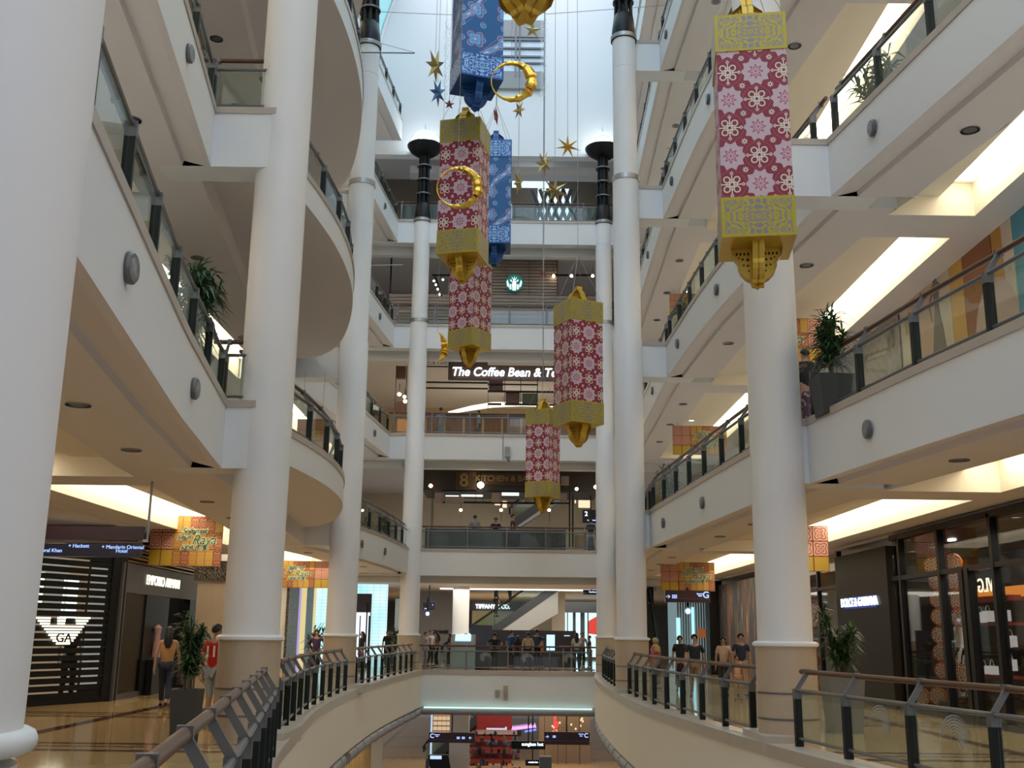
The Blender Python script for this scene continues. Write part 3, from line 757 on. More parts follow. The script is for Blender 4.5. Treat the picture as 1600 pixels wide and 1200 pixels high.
def ring(pos, R, r, mat, label, yaw=0, tilt=0, arc=(0, 2*pi), name='tinsel_ring', cat='ornament'):
    e = empty(name, pos, label, cat); b = MB(); n = 56; pp = []; rr = []
    full = arc[1]-arc[0] > 6
    for i in range(n if full else n+1):
        a = arc[0] + (arc[1]-arc[0])*i/n; pp.append((R*cos(a), 0, R*sin(a)))
        rr.append(r*(.75+.45*random.random()) * (1 if full else max(.15, sin(pi*i/n))))
    if full: rr = [.012+.72*r*(.5+.5*cos(i/n*2*pi))**1.3*random.uniform(.75, 1.3) for i in range(n)]
    b.tube(pp, rr, 7, close=full); o = b.build('tinsel_body', mat, e); o.rotation_euler = (tilt, 0, yaw)
    MB().tube([(0, 0, R), (0, 0, roofz(pos.x)-pos.z)], .005, 4).build('wire', 'wire', e)
    return e
ring(at(715, 293, 21), .44, .12, 'goldfoil', 'gold foil ring hanging in front of the red lantern with a wide right side')
ring(at(799, 127, 20), .42, .13, 'goldfoil', 'sparkling tinsel ring behind the near blue lantern')
ring(at(683, 540, 30), .42, .12, 'goldfoil', 'gold tinsel crescent hanging left of the lower red lantern', radians(62), 0, (-1.35, 1.35), 'tinsel_crescent')
# crystal curtain and window bay high on the end wall
wb = empty('window', (0, YB+.55, 27), 'tall louvered window bay in the white end wall behind the lanterns', 'window')
p0 = at(712, 150, YB+.5); p1 = at(850, 28, YB+.5)
b = MB(); b.box(p0.x, p1.x, YB+.50, YB+.56, p0.z+1.0, p1.z+2.5); wbuild(b, 'pane', plain('pale_window_pane', (.75, .85, .9), .3), wb)
for yy in (42, 122):
    q = at(780, yy, YB+.45); b = MB(); b.box(p0.x, p1.x, YB+.40, YB+.5, q.z-.55, q.z+.35); wbuild(b, 'louver_band', 'midgrey', wb)
for yy in (75, 88, 98, 62):
    q = at(780, yy, YB+.45); b = MB(); b.box(p0.x, p1.x, YB+.40, YB+.5, q.z-.04, q.z+.04); wbuild(b, 'glazing_bar', 'greysteel', wb)
for xx in (741, 806, 812):
    q = at(xx, 80, YB+.45); b = MB(); b.box(q.x-.04, q.x+.04, YB+.38, YB+.5, p0.z+1, p1.z+2.5); wbuild(b, 'glazing_bar', 'greysteel', wb)
rx = random.Random(3)
for xx, lab in ((697, 'left'), (849, 'right')):
    b = MB(); q = at(xx, 100, YB-.4)
    for k in range(150):
        zz = q.z-2.0+rx.random()*4.4; dx = rx.gauss(0, .07); s = .018+rx.random()*.02
        b.lathe([(.001, -s), (s*.8, 0), (.001, s)], (q.x+dx, YB-.4+rx.gauss(0, .05), zz), 5, False)
    for k in range(6): b.tube([(q.x-.12+.05*k, YB-.4, q.z-2), (q.x-.12+.05*k, YB-.4, 31.5)], .004, 3)
    tag(b.build('bead_curtain', plain('crystal_beads', (.85, .85, .8), .15, .3)), f'sparkling bead strand hanging at the {lab} side of the end wall window', 'ornament', kind='stuff')
# long suspension cables and the boom arm on the left column
tag(MB().tube([at(400, 10, 32), at(700, 23, 32), at(853, 20, 32)], .012, 4).build('suspension_cable', 'wire'), 'thin cable stretched across the hall at upper left', 'cable')
tag(MB().tube([at(853, 22, 32), at(1045, 8, 32)], .012, 4).build('suspension_cable', 'wire'), 'thin cable stretched across the hall at upper right', 'cable')
tag(MB().tube([at(850, 150, 29), at(848, 620, 29)], .008, 4).build('suspension_cable', 'wire'), 'vertical cable falling to the smallest red lantern', 'cable')
bo = empty('boom_arm', at(575, 83, 30.3), 'thin horizontal steel arm projecting from the left column below its black capital', 'arm')
wbuild(MB().tube([at(562, 82, 30.3), at(648, 83, 30.3)], .02, 6), 'rod', 'greysteel', bo); wbuild(MB().tube([at(548, 55, 30.3), at(648, 82, 30.3)], .01, 4), 'stay', 'wire', bo)
bo = empty('boom_arm', at(575, 414, 44), 'thin white steel arm near the far left gallery under the third storey', 'arm')
wbuild(MB().tube([at(560, 415, 42), at(629, 414, 42)], .02, 6), 'rod', 'steel', bo)
# ================================================================== SHOP FRONTS AND INTERIORS
class Frame:
    """a vertical shop-front plane from A to B; n points into the mall"""
    def __init__(s, A, B, flip=False):
        s.A = Vector((A[0], A[1], 0)); d = Vector((B[0]-A[0], B[1]-A[1], 0)); s.L = d.length; s.t = d/s.L
        s.n = Vector((s.t.y, -s.t.x, 0)); 
        if flip: s.n = -s.n
        s.m = Matrix((s.t, s.n, Vector((0, 0, 1)))).transposed().to_4x4(); s.m.translation = s.A
    def hit(s, px, py):
        r = _ray(px, py); n = s.n; k = (s.A - Vector((0, 0, EYE))).dot(n) / r.dot(n); P = Vector((0, 0, EYE)) + r*k
        return (P - s.A).dot(s.t), P.z
    def box(s, mb, u0, u1, z0, z1, d0=0, d1=.05): mb.box(min(u0, u1), max(u0, u1), d0, d1, min(z0, z1), max(z0, z1), s.m); return mb
    def pbox(s, mb, px0, py0, px1, py1, d0=0, d1=.05):
        """rectangle between two photo pixels on the plane"""
        a = s.hit(px0, py0); b = s.hit(px1, py1); return s.box(mb, a[0], b[0], a[1], b[1], d0, d1)
    def p(s, u, z, d=0): return s.A + s.t*u + s.n*d + Vector((0, 0, z))
def E(name, loc, label, cat, group=None): return empty(name, loc, label, cat, group)
def W(mb, name, mat, par, smooth=False): return wbuild(mb, name, mat, par, smooth)
def single(mb, name, mat, label, cat, group=None, smooth=False): return tag(mb.build(name, mat, None, smooth), label, cat, group)

def area(name, x, y, z, sx, sy, power, col=(1, .86, .66), rot=(0, 0, 0)):
    l = bpy.data.lights.new(name, 'AREA'); l.shape = 'RECTANGLE'; l.size = sx; l.size_y = sy; l.energy = power; l.color = col
    o = bpy.data.objects.new(name, l); COL.objects.link(o); o.location = (x, y, z); o.rotation_euler = rot; return o

# ---- left window with black louvres and lit emblem
fw = Frame((-10.75, 21.0), (-9.13, 24.6)); 
sh = E('shop_window', (-10, 22.5, 0), 'black louvred shop window at far left with a glowing winged emblem', 'shop window')
b = MB(); z = .12
while z < 3.42: fw.box(b, 0, fw.L, z, z+.118, 0, .03); z += .156
fw.box(b, 0, fw.L, 0, .12, -.05, .05); W(b, 'louvre', 'black', sh)
b = MB(); fw.box(b, -1.2, fw.L, .1, 3.5, -.75, -.7); W(b, 'backdrop', glow('warm_backdrop_glow', (.6, .44, .28), .42), sh)  # glow behind the gaps stands in for warm lit slat edges
for (a, c, e_, f, br) in ((31, 915, 46, 1042, 0), (57, 893, 70, 950, 0), (106, 903, 123, 966, 0), (72, 870, 114, 897, 1), (150, 880, 160, 1075, 1), (80, 900, 106, 962, 1)):
    b = MB(); fw.pbox(b, a, c, e_, f, -.12, -.10); W(b, 'backlight_panel', glow('cool_backlight', (.85, 1, .92), 1.5) if not br else glow('grey_backlight', (.8, .8, .7), .33), sh)
b = MB()
rows = 10
for k in range(rows):
    y0 = 964+44*k/rows; y1 = y0+3.3; t = k/(rows-1)
    l = 53+30*t; r = 137-30*t
    if k < 3: seg = [(l, l+22-4*k), (87+0*k, 99-k), (r-22+4*k, r)]
    elif k == 3: seg = [(l, r)]
    elif k < 9: seg = [(l, r)]
    else: seg = [(l+2, r-2)]
    for (a, c) in seg: fw.pbox(b, a, y0, c, y1, .05, .08)
W(b, 'winged_emblem', glow('emblem_glow', (1, .97, .72), 1.9), sh)
text('emblem_letters', 'GA', .26, fw.p(fw.hit(95, 997)[0], fw.hit(95, 997)[1], .09), fw.n, 'black', sh, sx=1.2)
b = MB(); fw.box(b, fw.L-.02, fw.L+.42, 0, 3.25, -.3, .06); W(b, 'pier', 'black', sh)
# ---- portal
fp = Frame((-8.98, 25.1), (-9.2, 32.9)); 
sh = E('shop_front', (-9.1, 29, 0), 'dark grey shop portal at left with pale lettering above the entrance', 'shop front')
b = MB(); u0 = fp.hit(180, 1000)[0]; 
def U(f, px, py=1000): return f.hit(px, py)[0]
fp.box(b, U(fp, 180), U(fp, 187), 0, 3.1, -.2, .05); zt_ = fp.hit(222, 921)[1]
fp.box(b, U(fp, 187), U(fp, 314), 2.42, 3.1, -.2, .05); fp.box(b, U(fp, 302), U(fp, 314), 0, 2.45, -.2, .05); fp.box(b, U(fp, 187), U(fp, 222), 0, .12, -.1, .04)
W(b, 'portal', 'greywall', sh)
b = MB(); fp.box(b, U(fp, 222), U(fp, 258), 0, 2.42, -.5, .03); W(b, 'door_pier', 'black', sh); b = MB(); fp.box(b, U(fp, 291), U(fp, 302), 0, 2.42, -.3, .03); W(b, 'door_pier', 'black', sh)
b = MB(); fp.box(b, U(fp, 187), U(fp, 222), .12, 2.42, -.02, .0); W(b, 'shop_glass', 'shopglass', sh)
b = MB(); 
for k in range(6): fp.box(b, 0, fp.L, 3.13+.085*k, 3.17+.085*k, -.1, .02+.06*(k % 2))
W(b, 'louvre_frieze', plain('bronze_louvre', (.22, .17, .12), .35, .6), sh)
q0 = fp.hit(229, 899); q1 = fp.hit(274, 916)
text('sign_lettering', 'EMPORIO ARMANI', .34, fp.p((q0[0]+q1[0])/2, 2.77, .07), fp.n, 'letterwarm', sh, sx=1.05)
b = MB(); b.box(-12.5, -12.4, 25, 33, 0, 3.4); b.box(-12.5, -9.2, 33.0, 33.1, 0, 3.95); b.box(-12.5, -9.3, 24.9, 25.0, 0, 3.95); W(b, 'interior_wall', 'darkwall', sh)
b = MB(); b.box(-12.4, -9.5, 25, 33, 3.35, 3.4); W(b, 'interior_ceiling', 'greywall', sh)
b = MB(); fp.box(b, U(fp, 190), U(fp, 211), 1.62, 2.2, -1.0, -.97); W(b, 'wall_screen', 'screen', sh)
b = MB(); fp.box(b, U(fp, 189), U(fp, 196), 1.45, 1.6, -1.0, -.97); W(b, 'red_display', glow('red_display', (.8, .08, .12), .7), sh)
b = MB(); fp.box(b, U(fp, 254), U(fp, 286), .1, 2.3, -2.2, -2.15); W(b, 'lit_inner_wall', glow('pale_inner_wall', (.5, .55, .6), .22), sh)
fr = random.Random(5)
b = MB()
for k in range(7):
    u = U(fp, 190)+.35*k; c = fp.p(u, 1.0, -.7); b.tube([c, c+Vector((0, 0, .35)), c+Vector((0, 0, .42))], [.10, .13, .03], 8)
W(b, 'hanging_garment', plain('muted_garments', (.2, .18, .17), .8, var=.5), sh)
b = MB()
c = fp.p(U(fp, 238), .9, .12); b.tube([c, c+Vector((0, 0, .3)), c+Vector((0, 0, .55)), c+Vector((0, 0, .72)), c+Vector((0, 0, .80))], [.11, .09, .07, .10, .03], 10)
W(b, 'pink_dress', plain('dusty_pink_cloth', (.42, .24, .25), .8), sh)
b = MB(); fp.box(b, U(fp, 230), U(fp, 247), 0, .85, .05, .2); W(b, 'plinth', 'black', sh)
tag(single(MB().lathe([(.05, -.01), (.05, .01)], fp.p(U(fp, 204), 3.3, -1)), 'downlight', 'lampwhite', 'small bright downlight inside the left shop window', 'light'))
# beige pillar with patterned capital
pl = E('stone_pillar', (-8.15, 29.6, 0), 'beige square pillar with a dark floral capital behind the potted palm at left', 'pillar')
b = MB(); b.box(-8.5, -7.75, 29.3, 30.1, 0, 3.0); W(b, 'shaft', 'stone', pl)
def floral():
    m, nt, bb = mat_new('dark_floral_relief'); (x, y, z), v = coords(nt); f = noise(nt, v, 7, 2)
    w = ((f*40).sin()).gt(.35); nt.links.new(mixc(nt, w, (.02, .018, .015), (.20, .17, .13)), bb.inputs['Base Color']); return m
M['floral'] = floral()
b = MB(); b.box(-8.6, -7.65, 29.2, 30.2, 2.9, 3.42); W(b, 'capital', 'floral', pl)
b = MB(); b.box(-8.66, -7.6, 29.1, 30.3, 3.42, 3.6); W(b, 'cap_slab', 'paint', pl)
# directory sign
ds = E('directory_sign', at(130, 845, 17.7), 'long dark hanging direction board at far left with small blue text', 'sign')
p0 = at(-30, 820, 17.7); p1 = at(222, 845, 17.7); b = MB(); b.box(p0.x, p1.x, 17.65, 17.8, p1.z, p0.z); W(b, 'upper_panel', 'purple', ds)
p0 = at(-30, 848, 17.7); p1 = at(219, 871, 17.7); b = MB(); b.box(p0.x, p1.x, 17.65, 17.8, p1.z, p0.z); W(b, 'lower_panel', 'navy', ds)
b = MB(); q = at(100, 846, 17.7); b.box(p0.x, p1.x, 17.66, 17.78, q.z-.02, q.z+.01); W(b, 'divider', 'slat', ds)
q = at(229, 845, 17.7); b = MB(); b.tube([(q.x, 17.72, q.z), (q.x, 17.72, 4.02)], .02, 6); b.box(p1.x-.05, q.x+.02, 17.69, 17.75, q.z-.02, q.z+.02); W(b, 'hanging_rod', 'steel', ds)
for px, py, s_ in ((123, 853, '+ Hackett'), (75, 860, '+ Coral Khan'), (192, 855, '+ Mandarin Oriental'), (190, 861, 'Hotel'), (38, 859, 'Bar'), (40, 826, 'ilion')):
    text('sign_lettering', s_, .085, at(px, py, 17.63), (0, -1, 0), 'letterblue', ds, ext=.003)

# ---- festive banners
def tilemat():
    m, nt, bb = mat_new('patchwork_tile_print'); uv = nt.nodes.new('ShaderNodeUVMap'); sp = nt.nodes.new('ShaderNodeSeparateXYZ'); nt.links.new(uv.outputs[0], sp.inputs[0])
    u, v = E_(nt, sp.outputs[0]), E_(nt, sp.outputs[1]); iu = (u*6).floor(); iv = (v*3).floor(); fu = (u*6).fract()-.5; fv = (v*3).fract()-.5
    wn = nt.nodes.new('ShaderNodeTexWhiteNoise'); wn.noise_dimensions = '2D'; cb = nt.nodes.new('ShaderNodeCombineXYZ'); nt.links.new(iu.o, cb.inputs[0]); nt.links.new(iv.o, cb.inputs[1]); nt.links.new(cb.outputs[0], wn.inputs['Vector'])
    cr = nt.nodes.new('ShaderNodeValToRGB'); nt.links.new(wn.outputs[0], cr.inputs[0]); cr.color_ramp.interpolation = 'CONSTANT'
    els = cr.color_ramp.elements; els[0].color = (.45, .20, .03, 1); els[1].color = (.30, .07, .035, 1); els[1].position = .3
    for p_, c_ in ((.5, (.50, .27, .04, 1)), (.7, (.36, .13, .02, 1)), (.88, (.28, .05, .04, 1))): e = els.new(p_); e.color = c_
    r = (fu*fu+fv*fv).sqrt(); th = fv.atan2(fu); pat = ((r*26 + (th*4).cos()*2.2).sin()).gt(.2)
    c = mixc(nt, pat*.55, cr.outputs[0], (.62, .42, .12)); c = mixc(nt, fu.abs().gt(.47).max(fv.abs().gt(.47)), c, (.12, .03, .02))
    nt.links.new(c, bb.inputs['Base Color']); bb.inputs['Roughness'].default_value = .5; return m
M['tiles'] = tilemat()
def lat():
    m, nt, bb = mat_new('pink_lattice_print'); uv = nt.nodes.new('ShaderNodeUVMap'); sp = nt.nodes.new('ShaderNodeSeparateXYZ'); nt.links.new(uv.outputs[0], sp.inputs[0])
    u, v = E_(nt, sp.outputs[0]), E_(nt, sp.outputs[1]); fu = (u*2).fract()-.5; fv = (v*3).fract()-.5; r = (fu*fu+fv*fv).sqrt(); th = fv.atan2(fu)
    pat = ((r*30 + (th*4).cos()*2.6).sin()).gt(.1); low = v.lt(.34)
    c = mixc(nt, low, (.42, .10, .07), (.50, .33, .03)); c = mixc(nt, pat*.8*(1-low), c, (.72, .52, .40)); c = mixc(nt, fu.abs().gt(.46).max(fv.abs().gt(.46)), c, (.2, .04, .02))
    nt.links.new(c, bb.inputs['Base Color']); return m
M['lattice'] = lat()
M['green'] = plain('green_lettering', (.02, .12, .03), .5); M['creamtxt'] = plain('cream_outline', (.75, .72, .55), .5)
def uvplate(name, a, b, z0, z1, th, n, mat, parent):
    a = Vector(a); b = Vector(b); n = Vector(n).normalized()*th
    me = bpy.data.meshes.new(name); bm = bmesh.new(); uvl = bm.loops.layers.uv.new('UVMap')
    P = [(a.x, a.y, z0), (b.x, b.y, z0), (b.x, b.y, z1), (a.x, a.y, z1)]; f1 = [bm.verts.new(p) for p in P]; f2 = [bm.verts.new(Vector(p)-n) for p in P]
    F_ = bm.faces.new(f1); G = bm.faces.new(f2[::-1])
    for l, q in zip(F_.loops, ((0, 0), (1, 0), (1, 1), (0, 1))): l[uvl].uv = q
    for l, q in zip(G.loops, ((0, 1), (1, 1), (1, 0), (0, 0))): l[uvl].uv = q
    for i in range(4): bm.faces.new([f1[i], f2[i], f2[(i+1) % 4], f1[(i+1) % 4]])
    bm.to_mesh(me); bm.free(); me.materials.append(M[mat]); o = bpy.data.objects.new(name, me); COL.objects.link(o); o.parent = parent; o.matrix_parent_inverse = parent_inv(parent); return o
def banner(px0, py0, px1, py1, Y, label, lside='left', zceil=4.0, words=True, frac=.33, yaw=0):
    p0 = at(px0, py1, Y); p1 = at(px1, py0, Y); 
    bn = E('festive_banner', ((p0.x+p1.x)/2, Y, p0.z), label, 'banner'); n = (0, -1, 0)
    xm = p0.x + (p1.x-p0.x)*frac if lside == 'left' else p1.x - (p1.x-p0.x)*frac
    if frac > 0:
        A, B = ((p0.x, xm) if lside == 'left' else (xm, p1.x)); uvplate('lattice_panel', (A, Y+.02, 0), (B, Y+.02, 0), p0.z, p1.z, .03, n, 'lattice', bn)
    A, B = ((xm, p1.x) if lside == 'left' else (p0.x, xm))
    if frac < 1:
        uvplate('tile_panel', (A, Y, 0), (B, Y, 0), p0.z, p1.z, .04, n, 'tiles', bn)
        if words:
            w = B-A; h = p1.z-p0.z; s = w/1.45; cx = (A+B)/2
            for txt, sz, dx, dz, ff in (('Selamat', .25, -.12, .30, 1), ('Hari', .24, -.42, .10, 1), ('Raya', .40, .18, .03, 1), ('AIDILFITRI', .19, -.08, -.20, 0)):
                for mt, bo, dd in (('creamtxt', .02, .01), ('green', 0, .02)):
                    text('greeting_lettering', txt, sz*s, (cx+dx*s, Y-dd, (p0.z+p1.z)/2+dz*s), n, mt, bn, ext=.004, shear=.35 if ff else 0, bold=bo*s, sx=.95)
    b = MB()
    for xx in (p0.x+.15, p1.x-.15): b.tube([(xx, Y, p1.z), (xx, Y, zceil)], .006, 4)
    W(b, 'hanging_wire', 'wire', bn); return bn
banner(230, 807, 350, 884, 26.5, 'greeting banner of orange tiles hanging above the left shop portal')
banner(440, 877, 514, 918, 38.5, 'greeting banner with pink lattice at its right end, between the two left columns', 'right', frac=.3)
banner(1033, 879, 1116, 923, 37.5, 'greeting banner hanging over the lit floor letter sign at right')
banner(1200, 822, 1293, 892, 26.5, 'red and gold lattice banner end showing just right of the big right column', 'right', frac=.5)
banner(1190, 498, 1302, 566, 24.5, 'greeting banner on the first upper gallery beside the large potted palm', 'right', 9.0, frac=.35)
banner(1052, 666, 1135, 710, 37, 'tile banner behind the curved railing of the first upper gallery at right', zceil=9.0)
banner(1047, 459, 1095, 490, 37, 'small tile banner behind the curved railing of the second upper gallery at right', zceil=14.0, words=False)
banner(1243, 214, 1279, 240, 24.5, 'pale lattice banner end seen through the third upper railing at right', 'right', 14.0, words=False, frac=.9)
banner(462, 655, 512, 705, 30, 'pinkish tile banner seen through the balcony railing of the first upper storey at left', zceil=9.0, words=False)

# ---- right storefronts
fd = Frame((8.88, 29.2), (8.88, 25.2), flip=False)
if fd.n.x > 0: fd = Frame((8.88, 29.2), (8.88, 25.2), flip=True)
sh = E('shop_front', (9, 27, 0), 'tall dark brown shop pier at right with small blue haloed lettering', 'shop front')
b = MB(); fd.box(b, 0, fd.L, 0, 3.72, -.6, 0); W(b, 'pier', 'darkwall', sh)
q0 = fd.hit(1314, 950); q1 = fd.hit(1372, 948); uc = (q0[0]+q1[0])/2; zc = at(1343, 941, 27.0).z
uc = fd.hit(1343, 941)[0]; zc = fd.hit(1343, 941)[1]
text('sign_lettering', 'DOLCE & GABBANA', .30, fd.p(uc, zc, .03), fd.n, 'lettercool', sh, sx=1.05, bold=.006)
b = MB(); fd.box(b, uc-1.28, uc+1.28, zc-.15, zc+.15, .0, .008); W(b, 'blue_halo', glow('blue_wash', (.04, .08, .55), .35), sh)
XG = 9.0
fg = Frame((XG, 25.1), (XG, 8.0)); 
if fg.n.x > 0: fg = Frame((XG, 25.1), (XG, 8.0), flip=True)
fgi = Frame((XG+1.15, 27), (XG+1.15, 8)); 
sh = E('shop_front', (9.2, 18, 0), 'glazed storefront at lower right with dark mullions and a dim interior', 'shop front')
b = MB(); fg.box(b, 0, fg.L, .1, 3.85, -.03, -.01); W(b, 'shop_glass', 'shopglass', sh)
b = MB()
for px in (1409, 1471, 1556): u = fg.hit(px, 900)[0]; fg.box(b, u-.06, u+.06, 0, 3.9, -.12, .06)
for u in (12.2, 14.5, 16.8): fg.box(b, u-.06, u+.06, 0, 3.9, -.12, .06)
z1 = fg.hit(1480, 893)[1]; fg.box(b, 0, fg.L, z1-.05, z1+.05, -.1, .05); fg.box(b, 0, fg.L, 3.82, 3.95, -.12, .06); fg.box(b, 0, fg.L, 0, .12, -.12, .06)
for px in (1512, 1521): u = fg.hit(px, 980)[0]; fg.box(b, u-.09, u+.09, 0, z1, -.1, .07)
W(b, 'mullion', 'black', sh)
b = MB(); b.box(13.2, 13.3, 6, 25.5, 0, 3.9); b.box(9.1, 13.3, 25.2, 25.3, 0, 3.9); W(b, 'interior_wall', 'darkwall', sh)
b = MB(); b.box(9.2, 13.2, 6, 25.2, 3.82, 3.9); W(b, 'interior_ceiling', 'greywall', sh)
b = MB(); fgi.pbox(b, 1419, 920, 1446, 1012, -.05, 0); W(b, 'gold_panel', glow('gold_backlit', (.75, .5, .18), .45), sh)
b = MB(); fgi.pbox(b, 1423, 925, 1430, 993, .02, .05); fgi.pbox(b, 1460, 918, 1466, 1010, .02, .05); W(b, 'light_tube', glow('pinkish_tube', (1, .88, .85), 2.4), sh)
b = MB(); fgi.pbox(b, 1526, 921, 1640, 929, .0, .05); W(b, 'orange_reflection', glow('orange_reflection', (1, .30, .02), .9), sh)  # orange part of the opposite sign's reflection, put in as a glow
u, z = fgi.hit(1551, 915); text('modelled_reflection', 'BVLG', .42, fgi.p(u, z, .1), fgi.n, 'letterwarm', sh, mirror=True)  # reflection of the opposite sign built as mirrored glowing letters
b = MB(); fgi.pbox(b, 1523, 935, 1600, 938, 0, .3); fgi.pbox(b, 1528, 974, 1600, 977, 0, .3); fgi.pbox(b, 1528, 1010, 1600, 1012, 0, .3); fgi.pbox(b, 1528, 1055, 1600, 1057, 0, .3)
W(b, 'display_shelf', 'red_shop', sh)
b = MB()
for k in range(4): fgi.pbox(b, 1430+19*k, 851-3*k, 1437+19*k, 853.5-3*k, 0, .1)
W(b, 'downlight', 'lampwhite', sh)
# handbags on the shelves
bagp = E('handbag', (0, 0, 0), 'pale handbag glowing on a shelf behind the right storefront glass', 'handbag', 'handbags on the storefront shelves')
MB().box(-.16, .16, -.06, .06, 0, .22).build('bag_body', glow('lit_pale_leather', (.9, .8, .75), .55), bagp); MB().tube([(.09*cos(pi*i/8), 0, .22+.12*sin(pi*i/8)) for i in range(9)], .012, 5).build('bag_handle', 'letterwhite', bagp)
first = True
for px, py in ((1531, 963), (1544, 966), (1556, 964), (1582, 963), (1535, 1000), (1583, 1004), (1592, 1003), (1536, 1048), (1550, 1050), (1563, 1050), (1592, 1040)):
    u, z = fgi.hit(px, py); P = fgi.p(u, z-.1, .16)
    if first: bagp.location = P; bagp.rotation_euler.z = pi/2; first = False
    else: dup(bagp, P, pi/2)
# round painted drums
dr = E('display_drum', (0, 0, 0), 'round painted display drum with orange rim in the right storefront', 'drum', 'round painted display drums')
MB().lathe([(.17, -.05), (.19, -.045), (.19, .045), (.17, .05)], seg=28).build('rim', plain('orange_rim', (.55, .13, .03), .35), dr, True).rotation_euler = (0, pi/2, 0)
def drumface():
    m, nt, bb = mat_new('painted_drum_face'); (x, y, z), v = coords(nt); r = (y*y+z*z).sqrt(); th = z.atan2(y)
    w = ((r*90+(th*8).cos()*2).sin()).gt(.1); nt.links.new(mixc(nt, w, (.75, .62, .50), (.28, .07, .04)), bb.inputs['Base Color'])
    bb.inputs['Emission Color'].default_value = (.8, .4, .2, 1); bb.inputs['Emission Strength'].default_value = .0; return m
b = MB(); b.prism([(-.056, .165*cos(a*pi/14), .165*sin(a*pi/14)) for a in range(28)], (1, 0, 0), .112); b.build('painted_face', drumface(), dr)
spots = [(1457, 884), (1464, 908), (1467, 937), (1469, 964), (1470, 992), (1472, 1020), (1475, 1048), (1440, 1088), (1466, 1088), (1489, 879), (1491, 908), (1494, 937), (1499, 965), (1505, 1052), (1493, 1086)]
fg2 = Frame((XG+.35, 40), (XG+.35, 8)); 
first = True
for px, py in spots:
    u, z = fg2.hit(px, py); P = fg2.p(u, z)
    if first: dr.location = P; dr.rotation_euler.z = radians(48); first = False
    else: dup(dr, P, radians(48))
fs = Frame((XG+.25, 40), (XG+.25, 8))
for py in (927, 950, 972, 1010, 1032, 1055, 1076):
    u, z = fs.hit(1272, py); dup(dr, fs.p(u, z), radians(48), 'round painted display drum in a column close behind the big right column', 'drums beside the right column')
# shopfront seen between the right column and the dark pier
sh = E('shop_front', (9.1, 37, 0), 'glass shop front squeezed between the big right column and the dark pier', 'shop front')
b = MB(); b.box(XG+.02, XG+.05, 29.2, 39, .1, 3.85); W(b, 'shop_glass', 'shopglass', sh)
b = MB()
for y in (29.3, 31.3, 33.3, 35.5, 38.9): b.box(XG-.03, XG+.09, y-.05, y+.05, 0, 3.9)
b.box(XG-.03, XG+.09, 29.2, 39, 2.9, 3.0); W(b, 'mullion', 'black', sh)
b = MB(); b.box(12, 12.1, 29.2, 38.9, 0, 3.9); W(b, 'interior_wall', 'midgrey', sh)
b = MB(); b.box(XG+.6, XG+.65, 29.5, 30.7, 1.3, 2.2); W(b, 'wall_screen', glow('blue_screen', (.35, .45, .8), .6), sh)
# copper streak mural
def streak():
    m, nt, bb = mat_new('copper_streak_mural'); (x, y, z), v = coords(nt); f = noise(nt, v, 2.6, 6, (1, 3.5, .3)); g = noise(nt, v, .7, 2, (1, 1.5, .2))
    w = (f*.7+g*.5).gt(.62); w2 = f.gt(.62)
    c = mixc(nt, w, (.07, .075, .09), (.26, .13, .08)); c = mixc(nt, w2, c, (.55, .38, .28)); nt.links.new(c, bb.inputs['Base Color']); bb.inputs['Roughness'].default_value = .4; bb.inputs['Metallic'].default_value = .2; return m
b = MB(); b.box(XG-.05, XG+.1, 39.1, 46, 0, 3.7)
single(b, 'wall_mural', streak(), 'tall grey wall mural with vertical copper brown streaks behind the walking couple', 'mural')
b = MB(); b.box(XG-.45, XG+.1, 46.1, 47.1, 0, 3.9); single(b, 'dark_pillar', 'black', 'narrow black pillar at the far end of the copper streaked mural', 'pillar')
sh = E('shop_front', (8, 51, 0), 'pale blinds shop window behind the floor letter sign at right', 'shop front')
b = MB(); p0 = at(1060, 1030, 51); p1 = at(1112, 930, 51)
for k in range(16): xx = p0.x+(p1.x+.3-p0.x)*k/16; b.box(xx, xx+.07, 51, 51.05, 0, 3.9)
W(b, 'blind', 'midgrey', sh)
b = MB(); b.box(p0.x-.4, p1.x+.6, 51.3, 51.35, 0, 3.9); W(b, 'backing', glow('cool_window_light', (.55, .8, .85), .30), sh)
b = MB(); b.box(at(1056, 960, 51).x, at(1062, 960, 51).x, 50.9, 50.95, .5, 2.4); b.box(at(1080, 960, 51).x, at(1084, 960, 51).x, 50.9, 50.95, .5, 2.9); W(b, 'teal_light', glow('teal_light', (.4, .85, 1), 1.3), sh)
b = MB(); pq = at(1090, 993, 50.7); b.box(pq.x, pq.x+.5, 50.6, 50.7, pq.z-.1, pq.z+.3); W(b, 'poster', glow('poster_glow', (.7, .2, .06), .35), sh)
# hanging signs
def hangsign(px0, py0, px1, py1, Y, label, items, zc=4.0, mat='purple', strip=True):
    p0 = at(px0, py1, Y); p1 = at(px1, py0, Y); s = E('hanging_sign', ((p0.x+p1.x)/2, Y, p0.z), label, 'sign')
    b = MB(); b.box(p0.x, p1.x, Y-.08, Y+.08, p0.z, p1.z); W(b, 'panel', mat, s)
    if strip: b = MB(); b.box(p0.x, p1.x, Y-.09, Y+.09, p0.z+.3*(p1.z-p0.z)-.01, p0.z+.3*(p1.z-p0.z)+.01); W(b, 'divider', 'slat', s)
    b = MB(); b.tube([((p0.x+p1.x)/2, Y, p1.z), ((p0.x+p1.x)/2, Y, max(zc, p1.z+.1))], .03, 6); W(b, 'hanging_rod', 'black', s)
    for (px, py, t, sz, mt) in items: text('sign_lettering', t, sz, at(px, py, Y-.1), (0, -1, 0), mt, s, ext=.005, bold=.004)
    return s
